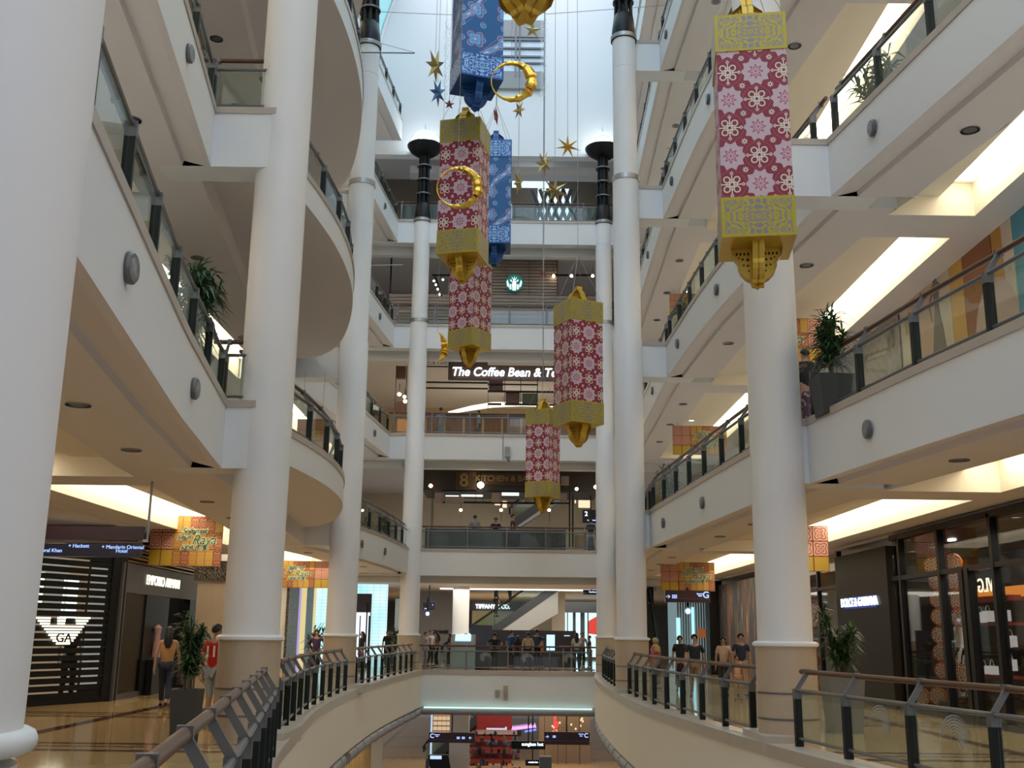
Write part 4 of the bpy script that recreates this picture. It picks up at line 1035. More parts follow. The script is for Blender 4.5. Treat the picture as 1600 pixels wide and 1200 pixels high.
def pictogram(px, py, Y, s, par):
    P = at(px, py, Y-.1); b = MB(); r = s/2; b.box(P.x-r, P.x+r, Y-.1, Y-.09, P.z-r*.7, P.z-r*.45); b.box(P.x-r, P.x+r, Y-.1, Y-.09, P.z+r*.45, P.z+r*.7)
    b.box(P.x-r, P.x-r*.75, Y-.1, Y-.09, P.z-r*.7, P.z+r*.7); b.box(P.x+r*.75, P.x+r, Y-.1, Y-.09, P.z-r*.7, P.z+r*.7); b.box(P.x-r*.4, P.x+r*.4, Y-.1, Y-.09, P.z-.02, P.z+.02); W(b, 'pictogram', 'letterblue', par)
def arrow(px, py, Y, s, sg, par):
    P = at(px, py, Y-.1); b = MB(); b.box(P.x-s/2, P.x+s/2, Y-.1, Y-.09, P.z-s*.06, P.z+s*.06)
    for q in (-1, 1): b.prism([(P.x+sg*s/2, Y-.1, P.z), (P.x+sg*s*.1, Y-.1, P.z+q*s*.4), (P.x-sg*s*.08, Y-.1, P.z+q*s*.4), (P.x+sg*s*.32, Y-.1, P.z)], (0, 1, 0), .01)
    W(b, 'arrow', 'letterblue', par)
s = hangsign(1039, 923, 1109, 941, 36.5, 'dark hanging sign with lit blue letter G below the right greeting banner', [(1103, 930, 'G', .30, 'letterblue'), (1093, 928, 'Ground', .06, 'letterblue'), (1094, 931, 'Floor', .06, 'letterblue')], 2.95)
arrow(1044, 932, 36.5, .14, 1, s); pictogram(1054, 932, 36.5, .16, s)
s = hangsign(670, 1145, 742, 1160, 49, 'dark hanging concourse sign at left with a blue letter C and arrow', [(675, 1150, 'C', .26, 'letterblue'), (683, 1148, 'Concourse', .05, 'letterblue'), (683, 1150.5, 'Floor', .05, 'letterblue')], -1.5)
arrow(735, 1153, 49, .14, -1, s); pictogram(724, 1153, 49, .13, s); pictogram(716, 1153, 49, .13, s)
s = hangsign(850, 1144, 921, 1163, 49, 'dark hanging concourse sign at right with a blue letter C and arrow', [(916, 1149.5, 'C', .26, 'letterblue'), (908, 1147, 'Concourse', .05, 'letterblue'), (908, 1150, 'Floor', .05, 'letterblue')], -1.5)
arrow(855, 1151, 49, .14, 1, s); pictogram(866, 1151, 49, .13, s)
hangsign(799, 1158, 852, 1170, 50, 'black hanging sign reading sunglass hut in the concourse', [(832, 1163, 'sunglass hut', .20, 'lettercool')], -1.5, 'black', False)
hangsign(821, 1187, 843, 1196, 52, 'small lower black sign reading sunglass hut in the concourse', [(833, 1191, 'sunglass hut', .09, 'lettercool')], -1.5, 'black', False)
hangsign(910, 797, 936, 817, 50, 'dark sign with a lit figure 2 on the first upper storey', [(916, 803, '2', .30, 'lettercool'), (925, 813, 'Toys & Children', .07, 'letterblue')], 8.9, 'navy', False)
hangsign(911, 922, 938, 929, 56, 'narrow dark sign reading Fashion under the bridge soffit at right', [(926, 925, 'Fashion', .13, 'letterblue')], 3.95, 'black', False)
hangsign(661, 942, 680, 953, 54, 'purple direction sign left of the far white column', [(676, 945, 'o', .1, 'letterblue'), (665, 951, 'Exit', .07, 'letterblue')], 3.95, 'navy')
for px, py, Y, l in ((1075, 955, 37, 'round blue lamp sign hanging below the lit letter G sign'), (668, 959, 53, 'round blue lamp sign hanging beside the grey far wall')):
    P = at(px, py, Y); o = E('lamp_sign', P, l, 'sign'); MB().lathe([(.10, -.03), (.10, .03)], seg=20).build('disc', 'letterblue', o).rotation_euler = (pi/2, 0, 0)
    MB().tube([(0, 0, .15), (0, 0, .75)], .05, 6).build('hanging_rod', 'black', o); MB().box(-.05, .05, -.05, -.035, -.07, .07).build('mark', 'lettercool', o)

# ---- mural panels on the first upper gallery at right
fm = Frame((8.98, 42), (8.98, 8)); 
if fm.n.x > 0: fm = Frame((8.98, 42), (8.98, 8), flip=True)
mu = E('wall_mural', (8.95, 18, 5), 'long painted hoarding of cream, orange and blue panels on the first upper gallery at right', 'mural')
def tilegrey():
    m, nt, bb = mat_new('grey_relief_tiles'); (x, y, z), v = coords(nt); a = (y.mod(.42)-.21).abs(); c_ = (z.mod(.36)-.18).abs(); r = ((a*a+c_*c_).sqrt()*30).sin()
    nt.links.new(mixc(nt, r.gt(.2)*.6, (.36, .31, .28), (.25, .21, .2)), bb.inputs['Base Color']); return m
M['tilegrey'] = tilegrey()
for a, c, nm, col in ((1290, 1403, 'grey_tile_panel', 'tilegrey'), (1403, 1415, 'cream_panel', (.66, .58, .46)), (1415, 1463, 'pink_panel', (.62, .42, .32)), (1463, 1482, 'cream_panel', (.66, .56, .46)),
                      (1482, 1503, 'orange_panel', (.66, .38, .08)), (1503, 1550, 'rust_panel', (.33, .12, .05)), (1550, 1566, 'orange_panel', (.55, .27, .05)), (1566, 1583, 'cream_panel', (.66, .56, .46)), (1583, 1700, 'blue_panel', (.07, .30, .42))):
    py = 430 - (a-1400)*.4
    b = MB(); fm.box(b, U(fm, a, py), U(fm, c, py), 5.0, 9.02, 0, .03); W(b, nm, col if isinstance(col, str) else plain('hoarding_'+nm, col, .6, var=.05), mu)
# figure print: a woman in a grey evening gown
b = MB(); u, z = fm.hit(1462, 500); g = [(0, -1.0), (.55, -1.0), (.42, -.2), (.28, .35), (.36, .75), (.42, 1.0), (.33, 1.05), (.27, 1.12), (.28, 1.2), (.24, 1.42), (.12, 1.42), (.08, 1.2), (.1, 1.1), (-.02, 1.0), (-.22, .55), (-.1, .1), (-.06, .1), (-.16, .55), (.04, .85), (.1, .4), (-.05, -.2), (-.2, -1.0)]
b.prism([fm.p(u+x, z+y*.8-.1, .035) for x, y in g], fm.n, .006); W(b, 'gown_figure', plain('gown_grey_print', (.20, .17, .15), .6), mu)
b = MB(); u, z = fm.hit(1560, 500); b.prism([fm.p(u+.9*cos(a*pi/12), z-.3+1.1*sin(a*pi/12), .034) for a in range(24)], fm.n, .006); W(b, 'pink_arch', plain('pink_arch_print', (.60, .42, .36), .6), mu)
# ================================================================== FAR HALL, RESTAURANTS, CONCOURSE
def pxbox(mb, px0, py0, px1, py1, Y, dep=.1):
    a = at(px0, py1, Y); b_ = at(px1, py0, Y); mb.box(min(a.x, b_.x), max(a.x, b_.x), Y, Y+dep, min(a.z, b_.z), max(a.z, b_.z)); return mb
# ground hall
column(at(720, 960, 55).x, 55, .42, 'short white column in the far ground hall beside the grey wall', capital=False, top=3.9)
b = MB(); b.box(at(862, 960, 60).x, at(883, 960, 60).x, 60, 60.7, 0, 3.95); single(b, 'square_pillar', 'cream', 'cream square pillar right of the far escalator', 'pillar')
b = MB(); b.box(at(940, 960, 60).x, at(965, 960, 60).x, 60, 60.7, 0, 3.95); single(b, 'square_pillar', 'cream', 'cream square pillar hidden mostly by the right bridge column', 'pillar')
b = MB(); pxbox(b, 640, 924, 709, 1036, 62, .3); ob = single(b, 'grey_wall', plain('warm_grey_wall', (.34, .31, .28), .6), 'plain warm grey wall in the far hall with black lettering', 'wall panel')
ob.name = 'lettered_wall'
text('wall_lettering', 'CHANEL', .25, at(689, 987.5, 61.9), (0, -1, 0), 'black', ob, bold=.012)
sh = E('shop_front', at(766, 990, 63), 'far shop under the escalator with white lettering and panels given a golden glow', 'shop front')
b = MB(); pxbox(b, 730, 941, 850, 954, 63); W(b, 'header', plain('header_grey', (.12, .10, .09), .5), sh)
text('sign_lettering', 'TIFFANY & CO.', .33, at(770, 948, 62.9), (0, -1, 0), 'lettercool', sh, bold=.012, sx=.9)
b = MB(); pxbox(b, 736, 954, 772, 1034, 63.2); W(b, 'glowing_gold_wall', glow('soft_gold_glow', (.6, .45, .2), .28), sh)  # gold light on this wall put in as its own glow
b = MB()
for px in (735, 744, 753, 764): pxbox(b, px, 954, px+1.5, 1034, 63)
W(b, 'mullion', 'slat', sh)
b = MB(); pxbox(b, 772, 954, 862, 1034, 63.1); W(b, 'side_wall', 'cream', sh)
# daylight entrance
en = E('entrance', at(908, 1000, 70), 'bright daylight entrance doors in the far hall at right', 'entrance')
b = MB(); pxbox(b, 882, 941, 960, 957, 69.5, .3); W(b, 'header', plain('header_slate', (.10, .11, .12), .4), en)
b = MB(); pxbox(b, 882, 957, 960, 1026, 70.5); W(b, 'daylight_panel', glow('street_daylight', (.55, .90, 1), 1.5), en)
b = MB(); 
for px in (881, 886, 895, 907, 912, 918, 934): pxbox(b, px, 957, px+1.6+(px in (895, 907))*3, 1026, 70)
W(b, 'door_frame', plain('slate_frame', (.10, .13, .15), .4), en)
b = MB(); b.prism([at(918, 990, 70.3), at(934, 992, 70.3), at(934, 962, 70.3), at(920, 970, 70.3)], (0, 1, 0), .05); W(b, 'red_awning', glow('red_awning', (.9, .08, .05), .8), en)
# ceiling light line
b = MB(); p0 = atz(688, 920, 3.86); b.box(p0.x, 5.9, p0.y-.4, p0.y+.4, 3.84, 3.88); single(b, 'light_line', glow('ceiling_line', (1, .98, .9), 1.4), 'long pale ceiling light line across the ground hall under the bridge', 'light')
# escalators
def escalator(A, B, wdt, label, steps=24, clad='cream', clad_h=.9):
    """A bottom, B top (world), run direction from A to B, side offset to the left of travel"""
    A = Vector(A); B = Vector(B); e = E('escalator', A, label, 'escalator'); d = B-A; run = Vector((d.x, d.y, 0)); L = run.length; t = run/L; sd = Vector((-t.y, t.x, 0)); up = Vector((0, 0, 1)); rise = d.z
    b = MB(); n = steps
    for k in range(n):
        a = A + t*(L*k/n) + up*(rise*k/n); c = A + t*(L*(k+1)/n) + up*(rise*(k+1)/n)
        P = [a, a+up*(rise/n), c, c-up*.15, a-up*.15]; b.prism([p+sd*.12 for p in P], sd, wdt-.24)
    W(b, 'step_band', plain('escalator_step', (.05, .055, .06), .4, .5), e)
    b = MB(); b.prism([A-up*.05+sd*.02, B-up*.05+sd*.02, B-up*clad_h+sd*.02, A+t*.4-up*clad_h*.4+sd*.02], sd, wdt-.04); W(b, 'truss_cladding', clad, e)
    for q, nm in ((0.04, 'near'), (wdt-.1, 'far')):
        s0 = sd*q; b = MB(); b.prism([A+s0+up*.1, B+s0+up*.1, B+s0+up*.9, A+s0+up*.9], sd, .02); W(b, 'balustrade_glass', 'glass', e)
        b = MB(); b.tube([A+s0-t*.1+up*.5, A+s0-t*.15+up*.75, A+s0+up*.93, B+s0+up*.93], .045, 8); W(b, 'handrail', 'black', e, True)
        b = MB(); b.prism([A+s0-sd*.03-up*.42, B+s0-sd*.03-up*.42, B+s0-sd*.03+up*.10, A+s0-sd*.03+up*.10], sd, .08); W(b, 'skirting', plain('dark_skirting', (.05, .055, .06), .4, .4), e)
    return e
a = at(693, 1030, 57.5); bb_ = at(872, 911, 57.5); a.z = .05
escalator(a, bb_, 1.3, 'far escalator rising to the right in the ground hall, carrying two people', 30, 'midgrey', 1.6)
escalator((6.55, 47.0, .05), (7.3, 56.0, 4.05), 1.15, 'escalator beside the right bridge column rising away, carrying a striped person', 22).rotation_euler.z = 0
a = at(800, 815, 57); bb_ = at(878, 762, 57)
escalator(a, bb_, 1.2, 'dark escalator rising behind the first upper bridge', 18, 'midgrey', .7)
a = at(665, 1192, 55); bb_ = at(702, 1165, 55); escalator(a, at(745, 1118, 55), 1.1, 'concourse escalator at lower left rising behind the letter C sign', 20, 'black', .6)
# info kiosks and counters behind the bridge rail
def kiosk(px, Y, w, h, label, tilt=True):
    P = at(px, 1030, Y); P.z = 0; k = E('information_kiosk', P, label, 'kiosk')
    MB().box(-w/2, w/2, -.3, .3, 0, h*.78).build('cabinet', plain('pale_teal_cabinet', (.42, .52, .54), .3), k)
    b = MB(); b.prism([(-w/2, -.3, h*.78), (-w/2, .3, h*.78), (-w/2, .3, h*1.02)], (1, 0, 0), w); b.build('sloped_top', 'midgrey', k)
    b = MB(); b.prism([(-w*.32, -.24, h*.825), (-w*.32, .2, h*1.0), (-w*.32, .19, h*1.015), (-w*.32, -.25, h*.84)], (1, 0, 0), w*.64); b.build('tilted_screen', 'screen', k); return k
kiosk(723, 49, 1.1, 1.5, 'pale grey kiosk with a tilted screen behind the bridge rail')
kiosk(738, 50.5, .8, 1.55, 'narrow pale kiosk standing right beside the wider kiosk')
k = E('notice_board', at(751, 1030, 50.2), 'dark free-standing panel beside the kiosks on the bridge', 'board'); k.location.z = 0
MB().box(-.5, .5, -.06, .06, .1, 1.95).build('board_panel', plain('slate_board', (.10, .11, .14), .4), k); MB().box(-.45, .45, -.2, .2, 0, .1).build('foot', 'black', k); MB().box(-.5, .5, -.07, -.06, 1.0, 1.9).build('white_edge', plain('board_blue_print', (.10, .12, .2), .4), k)
k = E('service_counter', at(830, 1030, 53.5), 'long dark counter screen behind the seated people on the bridge', 'counter'); k.location.z = 0
MB().box(-2.3, 2.2, 0, .3, 0, 1.75).build('screen_wall', plain('near_black_laminate', (.02, .02, .025), .3), k)
MB().box(.75, 1.15, -.06, 0, .8, 1.55).build('lit_screen', 'screen', k); MB().lathe([(.14, 0), (.14, .02)], (1.75, -.01, 1.5), 20).build('round_mark', 'lettercool', k)
for i, (px, Y) in enumerate(((697, 50), (687, 48.5), (880, 50), (893, 51.5), (920, 50))):
    P = at(px, 1030, Y); P.z = 0
    if i == 0:
        tb = E('cafe_table', P, 'small cafe table on the ground floor bridge', 'table', 'cafe tables behind the bridge rail')
        MB().box(-.55, .55, -.35, .35, 1.0, 1.04).build('table_top', plain('rust_table_top', (.28, .10, .06), .4), tb); MB().lathe([(.28, 0), (.28, .03), (.04, .05), (.04, 1.0)], seg=16).build('pedestal', 'steel', tb)
    else: dup(tb, P)

M['dullgold'] = plain('dull_gold_letters', (.22, .16, .06), .5)
# ---- first upper storey restaurant
rs = E('restaurant_canopy', at(800, 760, 51), 'black metal restaurant canopy above the first upper bridge with brown sign boards', 'restaurant')
b = MB(); pxbox(b, 660, 735, 935, 766, 48.8, 3); W(b, 'dark_bulkhead', plain('bulkhead_black', (.03, .022, .018), .6), rs)
b = MB(); pxbox(b, 712, 737, 745, 764, 48.5); pxbox(b, 748, 740, 822, 757, 48.5); W(b, 'brown_board', plain('board_brown', (.07, .035, .02), .5), rs)
text('sign_lettering', '8', .85, at(725, 751, 48.4), (0, -1, 0), 'dullgold', rs, bold=.01)
text('sign_lettering', 'KITCHEN & BAR', .36, at(787, 748, 48.4), (0, -1, 0), 'dullgold', rs, bold=.01)
text('sign_lettering', '18', .3, at(738, 741, 48.4), (0, -1, 0), 'dullgold', rs)
b = MB()
for px in (673, 675, 889, 894): pxbox(b, px, 766, px+2, 855, 48.3, .15)
for a_, c_, d_, e2 in ((690, 767, 820, 768), (690, 785, 865, 786), (845, 785, 890, 787), (720, 767, 721, 786), (743, 767, 744, 786), (754, 767, 755, 786), (783, 785, 784, 815), (720, 788, 720.8, 815), (858, 788, 858.8, 815)): pxbox(b, a_, c_, d_, e2, 48.3, .06)
W(b, 'steel_frame', 'black', rs)
b = MB()
for a_, c_, d_, e2 in ((679, 770, 693, 784), (695, 776, 724, 785), (768, 770, 782, 784), (877, 744, 889, 757), (820, 771, 831, 783), (875, 771, 886, 782)): pxbox(b, a_, c_, d_, e2, 48.1, .4)
W(b, 'frame_box', plain('pale_brown_box', (.32, .24, .20), .6), rs)
b = MB(); pxbox(b, 696, 774, 717, 777, 48.6); pxbox(b, 720, 773, 755, 775.5, 48.6); pxbox(b, 784, 769, 811, 774, 48.6); W(b, 'light_bar', glow('greenish_bar', (.85, 1, .92), 1.2), rs)
wwin = glow('warm_window', (1, .75, .5), 1.1)
for q in ((785, 783, 792, 793), (898, 781, 900, 786), (904, 780, 922, 793), (773, 787, 782, 789)): b = MB(); pxbox(b, *q, 56); W(b, 'warm_window', wwin, rs)
bl = E('pendant_bulb', at(673, 759, 48), 'small warm globe bulb hanging behind one of the upper bridges', 'light', 'globe bulbs behind the upper bridges')
MB().lathe([(.001, -.09), (.07, -.05), (.09, 0), (.07, .05), (.001, .09)], seg=12).build('globe', 'lampwarm', bl); MB().tube([(0, 0, .08), (0, 0, .5)], .012, 4).build('cord', 'black', bl)
for px, py, Y, sc_ in ((751, 758, 48, 1.8), (720, 797, 48, .8), (783, 797, 48, .8), (858, 797, 48, .8), (901, 764, 48, .9), (931, 761, 48, 1.1), (624, 616, 47, 1), (632, 620, 47, .9), (633, 627, 47, 1), (873, 633, 47.8, .9), (786, 632, 47.8, .8), (865, 431, 47.6, .9), (893, 431, 47.6, .9), (926, 431, 47.6, .9), (814, 470, 47.6, .5), (836, 469, 47.6, .5)):
    dup(bl, at(px, py, Y), 0, None, None, sc_)
b = MB(); b.box(at(664, 840, 46.15).x, at(884, 840, 46.15).x, 46.15, 46.4, 5.0, 6.0); single(b, 'planter_screen', plain('grey_ribbed_screen', (.10, .10, .105), .5, var=.35, scale=2), 'waist-high dark grey screen behind the first upper bridge railing', 'screen')
b = MB(); pxbox(b, 899, 836, 917, 856, 48, .6); single(b, 'sideboard', 'woodlight', 'small tan sideboard at the right end of the first upper bridge', 'cabinet')
for n, (col, Yb) in {1: ((.60, .52, .40), 60), 2: ((.62, .48, .30), 60), 3: ((.16, .14, .13), 55), 4: ((.17, .13, .10), 51)}.items():
    b = MB(); b.box(-9.2, 9.2, Yb, Yb+.2, H*n, H*n+4.75); struct(b.build('wall_back', plain(f'back_wall_{n}', col, .7)))
# ---- second upper storey coffee shop
cf = E('coffee_shop', at(790, 590, 50), 'coffee shop on the second upper storey with large white script lettering', 'shop front')
b = MB(); pxbox(b, 700, 565, 762, 591, 48.0, .3); pxbox(b, 700, 572, 868, 592, 48.1, .3); W(b, 'fascia_board', plain('coffee_board', (.10, .055, .035), .5), cf)
text('sign_lettering', 'The Coffee Bean & Tea Leaf', .62, at(801, 582, 47.85), (0, -1, 0), 'lettercool', cf, shear=.12, bold=.014, sx=1.0) if False else text('sign_lettering', 'The Coffee Bean & Tea', .58, at(791, 582, 47.85), (0, -1, 0), 'lettercool', cf, shear=.2, bold=.012, sx=.93)
text('sign_lettering', 'ZUB KAFE', .22, at(683, 568, 47.8), (0, -1, 0), 'slat', cf)
b = MB()
for a_, c_, d_, e2 in ((665, 572, 700, 573), (665, 597, 762, 598), (665, 606, 762, 607), (762, 590, 763.5, 642), (788, 590, 789.5, 632), (813, 590, 814.5, 632), (839, 590, 840.5, 632), (762, 611, 868, 612.5), (762, 600, 840, 601), (762, 631, 868, 632.5), (617, 571, 619, 645), (634, 571, 635.5, 645)): pxbox(b, a_, c_, d_, e2, 47.9, .08)
W(b, 'steel_frame', 'black', cf)
b = MB(); pxbox(b, 619, 572, 634, 590, 47.95, .3); pxbox(b, 619, 627, 634, 643, 47.95, .3); pxbox(b, 790, 613, 812, 630, 48.0, .4); pxbox(b, 764, 591, 786, 611, 48.0, .3); W(b, 'dark_box', plain('rust_brown_box', (.12, .045, .03), .5), cf)
b = MB(); pxbox(b, 816, 615, 839, 629, 48.0, .2); W(b, 'green_poster', plain('dull_green_poster', (.10, .12, .06), .6), cf)
b = MB(); pts = [at(700, 643, 55), at(735, 634, 55), at(770, 628, 55), at(810, 628, 55), at(868, 631, 55), at(868, 634.5, 55), at(815, 633, 55), at(770, 635, 55), at(735, 640, 55), at(705, 645, 55)]; b.prism(pts, (0, 1, 0), .3); W(b, 'cove_arc', glow('arc_glow', (1, .93, .75), 1.3), cf)
b = MB()
for k in range(9):
    x0 = 666+30*k; pxbox(b, x0, 650, x0+27, 679, 48.5, .15)
W(b, 'timber_panel', 'brick', cf)
b = MB(); pxbox(b, 664, 648, 935, 650.5, 48.4, .3); W(b, 'counter_edge', 'slat', cf)
b = MB(); pxbox(b, 620, 655, 634, 680, 47.6, .5); W(b, 'menu_stand', glow('orange_menu', (.8, .3, .1), .5), cf)
# ---- third upper storey slatted cafe
sl = E('slatted_wall', at(815, 450, 50), 'dark slatted timber cafe front carrying a round green and white emblem', 'shop front')
b = MB()
for k in range(20): y = 404+4.9*k; pxbox(b, 700, y, 871, y+1.7, 47.8, .08)
for k in range(9): y = 463+4.9*k; pxbox(b, 608, y, 935, y+1.7, 47.5, .08)
W(b, 'timber_slat', plain('pale_edge_slat', (.34, .26, .21), .5), sl)
b = MB(); pxbox(b, 700, 402, 871, 500, 48.0, .1); pxbox(b, 608, 462, 935, 506, 47.7, .1); W(b, 'dark_backing', plain('umber_backing', (.035, .025, .025), .7), sl)
b = MB(); 
for px in (870, 790, 826, 609): pxbox(b, px, 402, px+1.5, 500, 47.7, .05)
W(b, 'post', 'black', sl)
P = at(803.5, 442.5, 47.6); 
em = MB().lathe([(.41, -.05), (.41, .05)], (0, 0, 0), 40); o = em.build('round_emblem', glow('deep_green_disc', (.0, .30, .22), .45)); o.rotation_euler = (pi/2, 0, 0); o.location = P; o.parent = sl; o.matrix_parent_inverse = parent_inv(sl)
b = MB(); Yf = P.y-.07
def pp(pts): b.prism([(P.x+x*.40, Yf, P.z+z*.40) for x, z in pts], (0, 1, 0), .02)
pp([(-.2, -.95), (.2, -.95), (.26, -.3), (.20, .25), (-.20, .25), (-.26, -.3)])
pp([(-.16, .32), (.16, .32), (.18, .55), (0, .50), (-.18, .55)]); pp([(-.05, .6), (.05, .6), (0, .85)]); pp([(-.3, .5), (-.18, .6), (-.28, .72)]); pp([(.3, .5), (.18, .6), (.28, .72)])
for sg in (-1, 1):
    pp([(sg*.32, -.85), (sg*.55, -.75), (sg*.52, -.2), (sg*.34, -.15)]); pp([(sg*.62, -.6), (sg*.82, -.4), (sg*.92, .1), (sg*.78, .38), (sg*.70, .05), (sg*.60, -.2)]); pp([(sg*.28, .1), (sg*.46, .22), (sg*.5, .42), (sg*.3, .35)])
o = W(b, 'emblem_figure', glow('emblem_white', (.75, .95, 1), 1.3), sl)
tr = E('track_light', at(690, 450, 49), 'black ceiling track with small spot lamps left of the slatted cafe', 'light')
b = MB(); b.tube([at(675, 430, 47.6), at(704, 430, 47.6)], .05, 6); b.tube([at(680, 432, 47.6), at(690, 462, 46.3)], .05, 6); W(b, 'track', 'black', tr)
for px, py in ((678, 439), (692, 437), (681, 445), (684, 452), (687, 460)): W(MB().lathe([(.001, -.06), (.06, 0), (.001, .06)], at(px, py, 46.5), 8), 'spot_lamp', 'lampwhite', tr)
b = MB(); b.tube([at(861, 430, 47.6), at(935, 430, 47.6)], .05, 6); o = single(b, 'ceiling_track', 'black', 'black lighting track at the right of the slatted cafe ceiling', 'light')
b = MB(); b.box(at(766, 490, 46.9).x, at(868, 490, 46.9).x, 46.9, 47.4, 15.0, 15.95); single(b, 'display_case', plain('glassy_case', (.10, .13, .13), .2), 'low display case behind the third upper bridge railing', 'cabinet')
# ---- fourth upper storey windows
wn = E('window', at(840, 300, 58), 'bright windows with dark beams behind the fourth upper bridge', 'window')
b = MB(); pxbox(b, 800, 271, 858, 292, 49.6); pxbox(b, 840, 295, 892, 346, 50); pxbox(b, 770, 320, 800, 340, 50); W(b, 'lit_pane', glow('window_daylight', (.75, .92, 1), 1.15), wn)
b = MB(); pxbox(b, 800, 276, 935, 279, 55); pxbox(b, 800, 291, 935, 294, 55); pxbox(b, 800, 283, 858, 284, 57.5); pxbox(b, 867, 262, 869, 346, 57)
for k in range(5): b.tube([at(838+12*k, 346, 49.8), at(856+12*k, 296, 49.8)], .10, 5); b.tube([at(850+12*k, 346, 49.8), at(832+12*k, 296, 49.8)], .10, 5)
W(b, 'window_beam', plain('grey_beam', (.12, .13, .14), .5), wn)
b = MB(); pxbox(b, 640, 262, 935, 270, 47.8, .8); struct(b.build('ceiling', 'soffit'))
b = MB(); b.box(-9.2, 9.2, YB+1.2, 52, 24.5, 24.7); struct(b.build('ceiling', 'soffit'))
# ---- small fittings on the bridges
for py, n in ((365, 4), (706, 2)):
    o = E('security_box', at(793, py, YB-.13), f'small grey speaker box fixed to the face of the {ordn[n-1]} upper bridge', 'speaker')
    MB().box(-.12, .12, 0, .14, -.22, .22).build('housing', 'midgrey', o); MB().tube([(0, .05, -.22), (.06, -.02, -.42)], .05, 6).build('bracket', 'greysteel', o); MB().tube([(-.2, .1, .9), (-.2, .1, -.35)], .012, 4).build('cable', 'greysteel', o)
for px in (777, 790):
    o = E('wall_lamp', at(px, 1083, YB+.3), 'pair of small beige boxes on the ground level bridge face', 'box', 'boxes on the ground bridge face')
    MB().box(-.1, .1, 0, .1, -.3 if px > 780 else -.18, .3 if px > 780 else .12).build('housing', 'stone', o); MB().box(-.05, .05, -.04, 0, -.2, .05).build('cover', 'midgrey', o)
# ---- oval spot lights on the gallery fascias and ceiling downlights
ov = E('oval_wall_light', (0, 0, 0), 'round glass up-light disc fixed on the white gallery fascia', 'light', 'disc lights on the gallery fascias')
o = MB().lathe([(.135, -.02), (.14, .02), (.12, .04)], seg=28).build('rim', 'greysteel', ov, True); o.rotation_euler = (0, pi/2, 0)
o = MB().lathe([(.118, 0), (.118, .03), (.09, .04), (.01, .042)], seg=28).build('glass_lens', plain('slate_lens', (.16, .20, .23), .2), ov, True); o.rotation_euler = (0, pi/2, 0)
first = True
def fascia_at(n, side, px, rng):
    best = None
    for k in range(500):
        y = rng[0]+(rng[1]-rng[0])*k/499; x = side*(emain(n, side, y)-.03); q = proj(Vector((x, y, H*n-.5)))
        if best is None or abs(q[0]-px) < best[0]: best = (abs(q[0]-px), x, y)
    return Vector((best[1], best[2], H*n-.5))
for n, side, px, rng in ((1, L_, 203, (6, 16)), (1, L_, 304, (6, 16)), (2, L_, 296, (6, 16)), (1, L_, 566, (31.2, 45)), (1, L_, 602, (31.2, 45)), (2, L_, 586, (31.2, 45)), (3, L_, 594, (31.2, 45)), (4, L_, 602, (31.2, 45)),
    (1, R_, 1355, (9, 17)), (1, R_, 1097, (17.5, 30)), (1, R_, 1036, (17.5, 30)), (2, R_, 1119, (17.5, 30)), (2, R_, 1058, (17.5, 30)), (2, R_, 1363, (9, 17)), (3, R_, 1106, (17.5, 30)), (3, R_, 1049, (17.5, 30)), (4, R_, 1040, (17.5, 30)), (3, R_, 1012, (31, 45)), (2, R_, 1019, (31, 45))):
    P = fascia_at(n, side, px, rng)
    if first: ov.location = P; ov.rotation_euler.z = 0 if side < 0 else pi; first = False
    else: dup(ov, P, 0 if side < 0 else pi)
dl = E('downlight', (0, 0, 0), 'recessed round ceiling downlight in a gallery soffit', 'light', 'recessed gallery downlights')
MB().lathe([(.14, -.012), (.14, .005), (.09, .005)], seg=20, cap=False).build('trim_ring', 'steel', dl); MB().lathe([(.10, -.004), (.10, .0)], seg=16).build('lens', 'greysteel', dl)
dl2 = E('downlight', (0, 0, -.5), 'bright downlight in a raised ceiling coffer', 'light', 'coffer downlights')
MB().lathe([(.14, -.012), (.14, .005), (.09, .005)], seg=20, cap=False).build('trim_ring', 'steel', dl2); MB().lathe([(.10, -.004), (.10, .0)], seg=16).build('lens', glow('warm_lens', (1, .93, .8), 3), dl2)
first = True
for side in (L_, R_):
    for n in range(1, 5):
        for y in (8.5, 11.5, 14.5, 20.5, 23.5, 26.5, 34, 37.5, 41):
            P = Vector((side*((emain(n, side, y)+inner(n, side, y))/2+.25), y, H*n-.985))
            if first: dl.location = P; first = False
            else: dup(dl, P)
            if y in (11.5, 23.5, 37.5):
                P2 = Vector((side*(inner(n, side, y)+.45), y+.8, H*n-.98+.315))
                if dl2.location.z < 0: dl2.location = P2
                else: dup(dl2, P2)
# ---- left mid shops
ms = E('shop_front', (-9.0, 45, 0), 'yellow and dark striped shop front glimpsed between the two left columns', 'shop front')
ff = Frame((-9.0, 33.2), (-9.0, 52), flip=False)
if ff.n.x < 0: ff = Frame((-9.0, 33.2), (-9.0, 52), flip=True)
def strip_(px0, px1, nm, mat, d=.05): b = MB(); ff.box(b, U(ff, px0), U(ff, px1), 0, 3.85, -.1, d); W(b, nm, mat, ms)
b = MB(); b.box(-9.3, -9.05, 33.2, 49.7, 0, 3.9); W(b, 'back_wall', 'cream', ms)
strip_(446, 462, 'floral_panel', 'floral'); strip_(462, 465.5, 'purple_edge', glow('violet_edge', (.5, .35, .8), .7)); strip_(465.5, 474, 'yellow_panel', glow('yellow_panel', (.9, .68, .25), .75)); strip_(474, 485, 'floral_panel', 'floral')
strip_(485, 491, 'yellow_panel', glow('yellow_panel', (.9, .68, .25), .75)); strip_(491, 502, 'floral_panel', 'floral'); strip_(502, 513, 'blue_white_panel', glow('cool_panel', (.6, .72, 1), 1.5))
gw = E('glowing_wall', (-7.4, 50, 0), 'glowing pale turquoise glass wall with a dark doorway beyond the second left column', 'shop front')
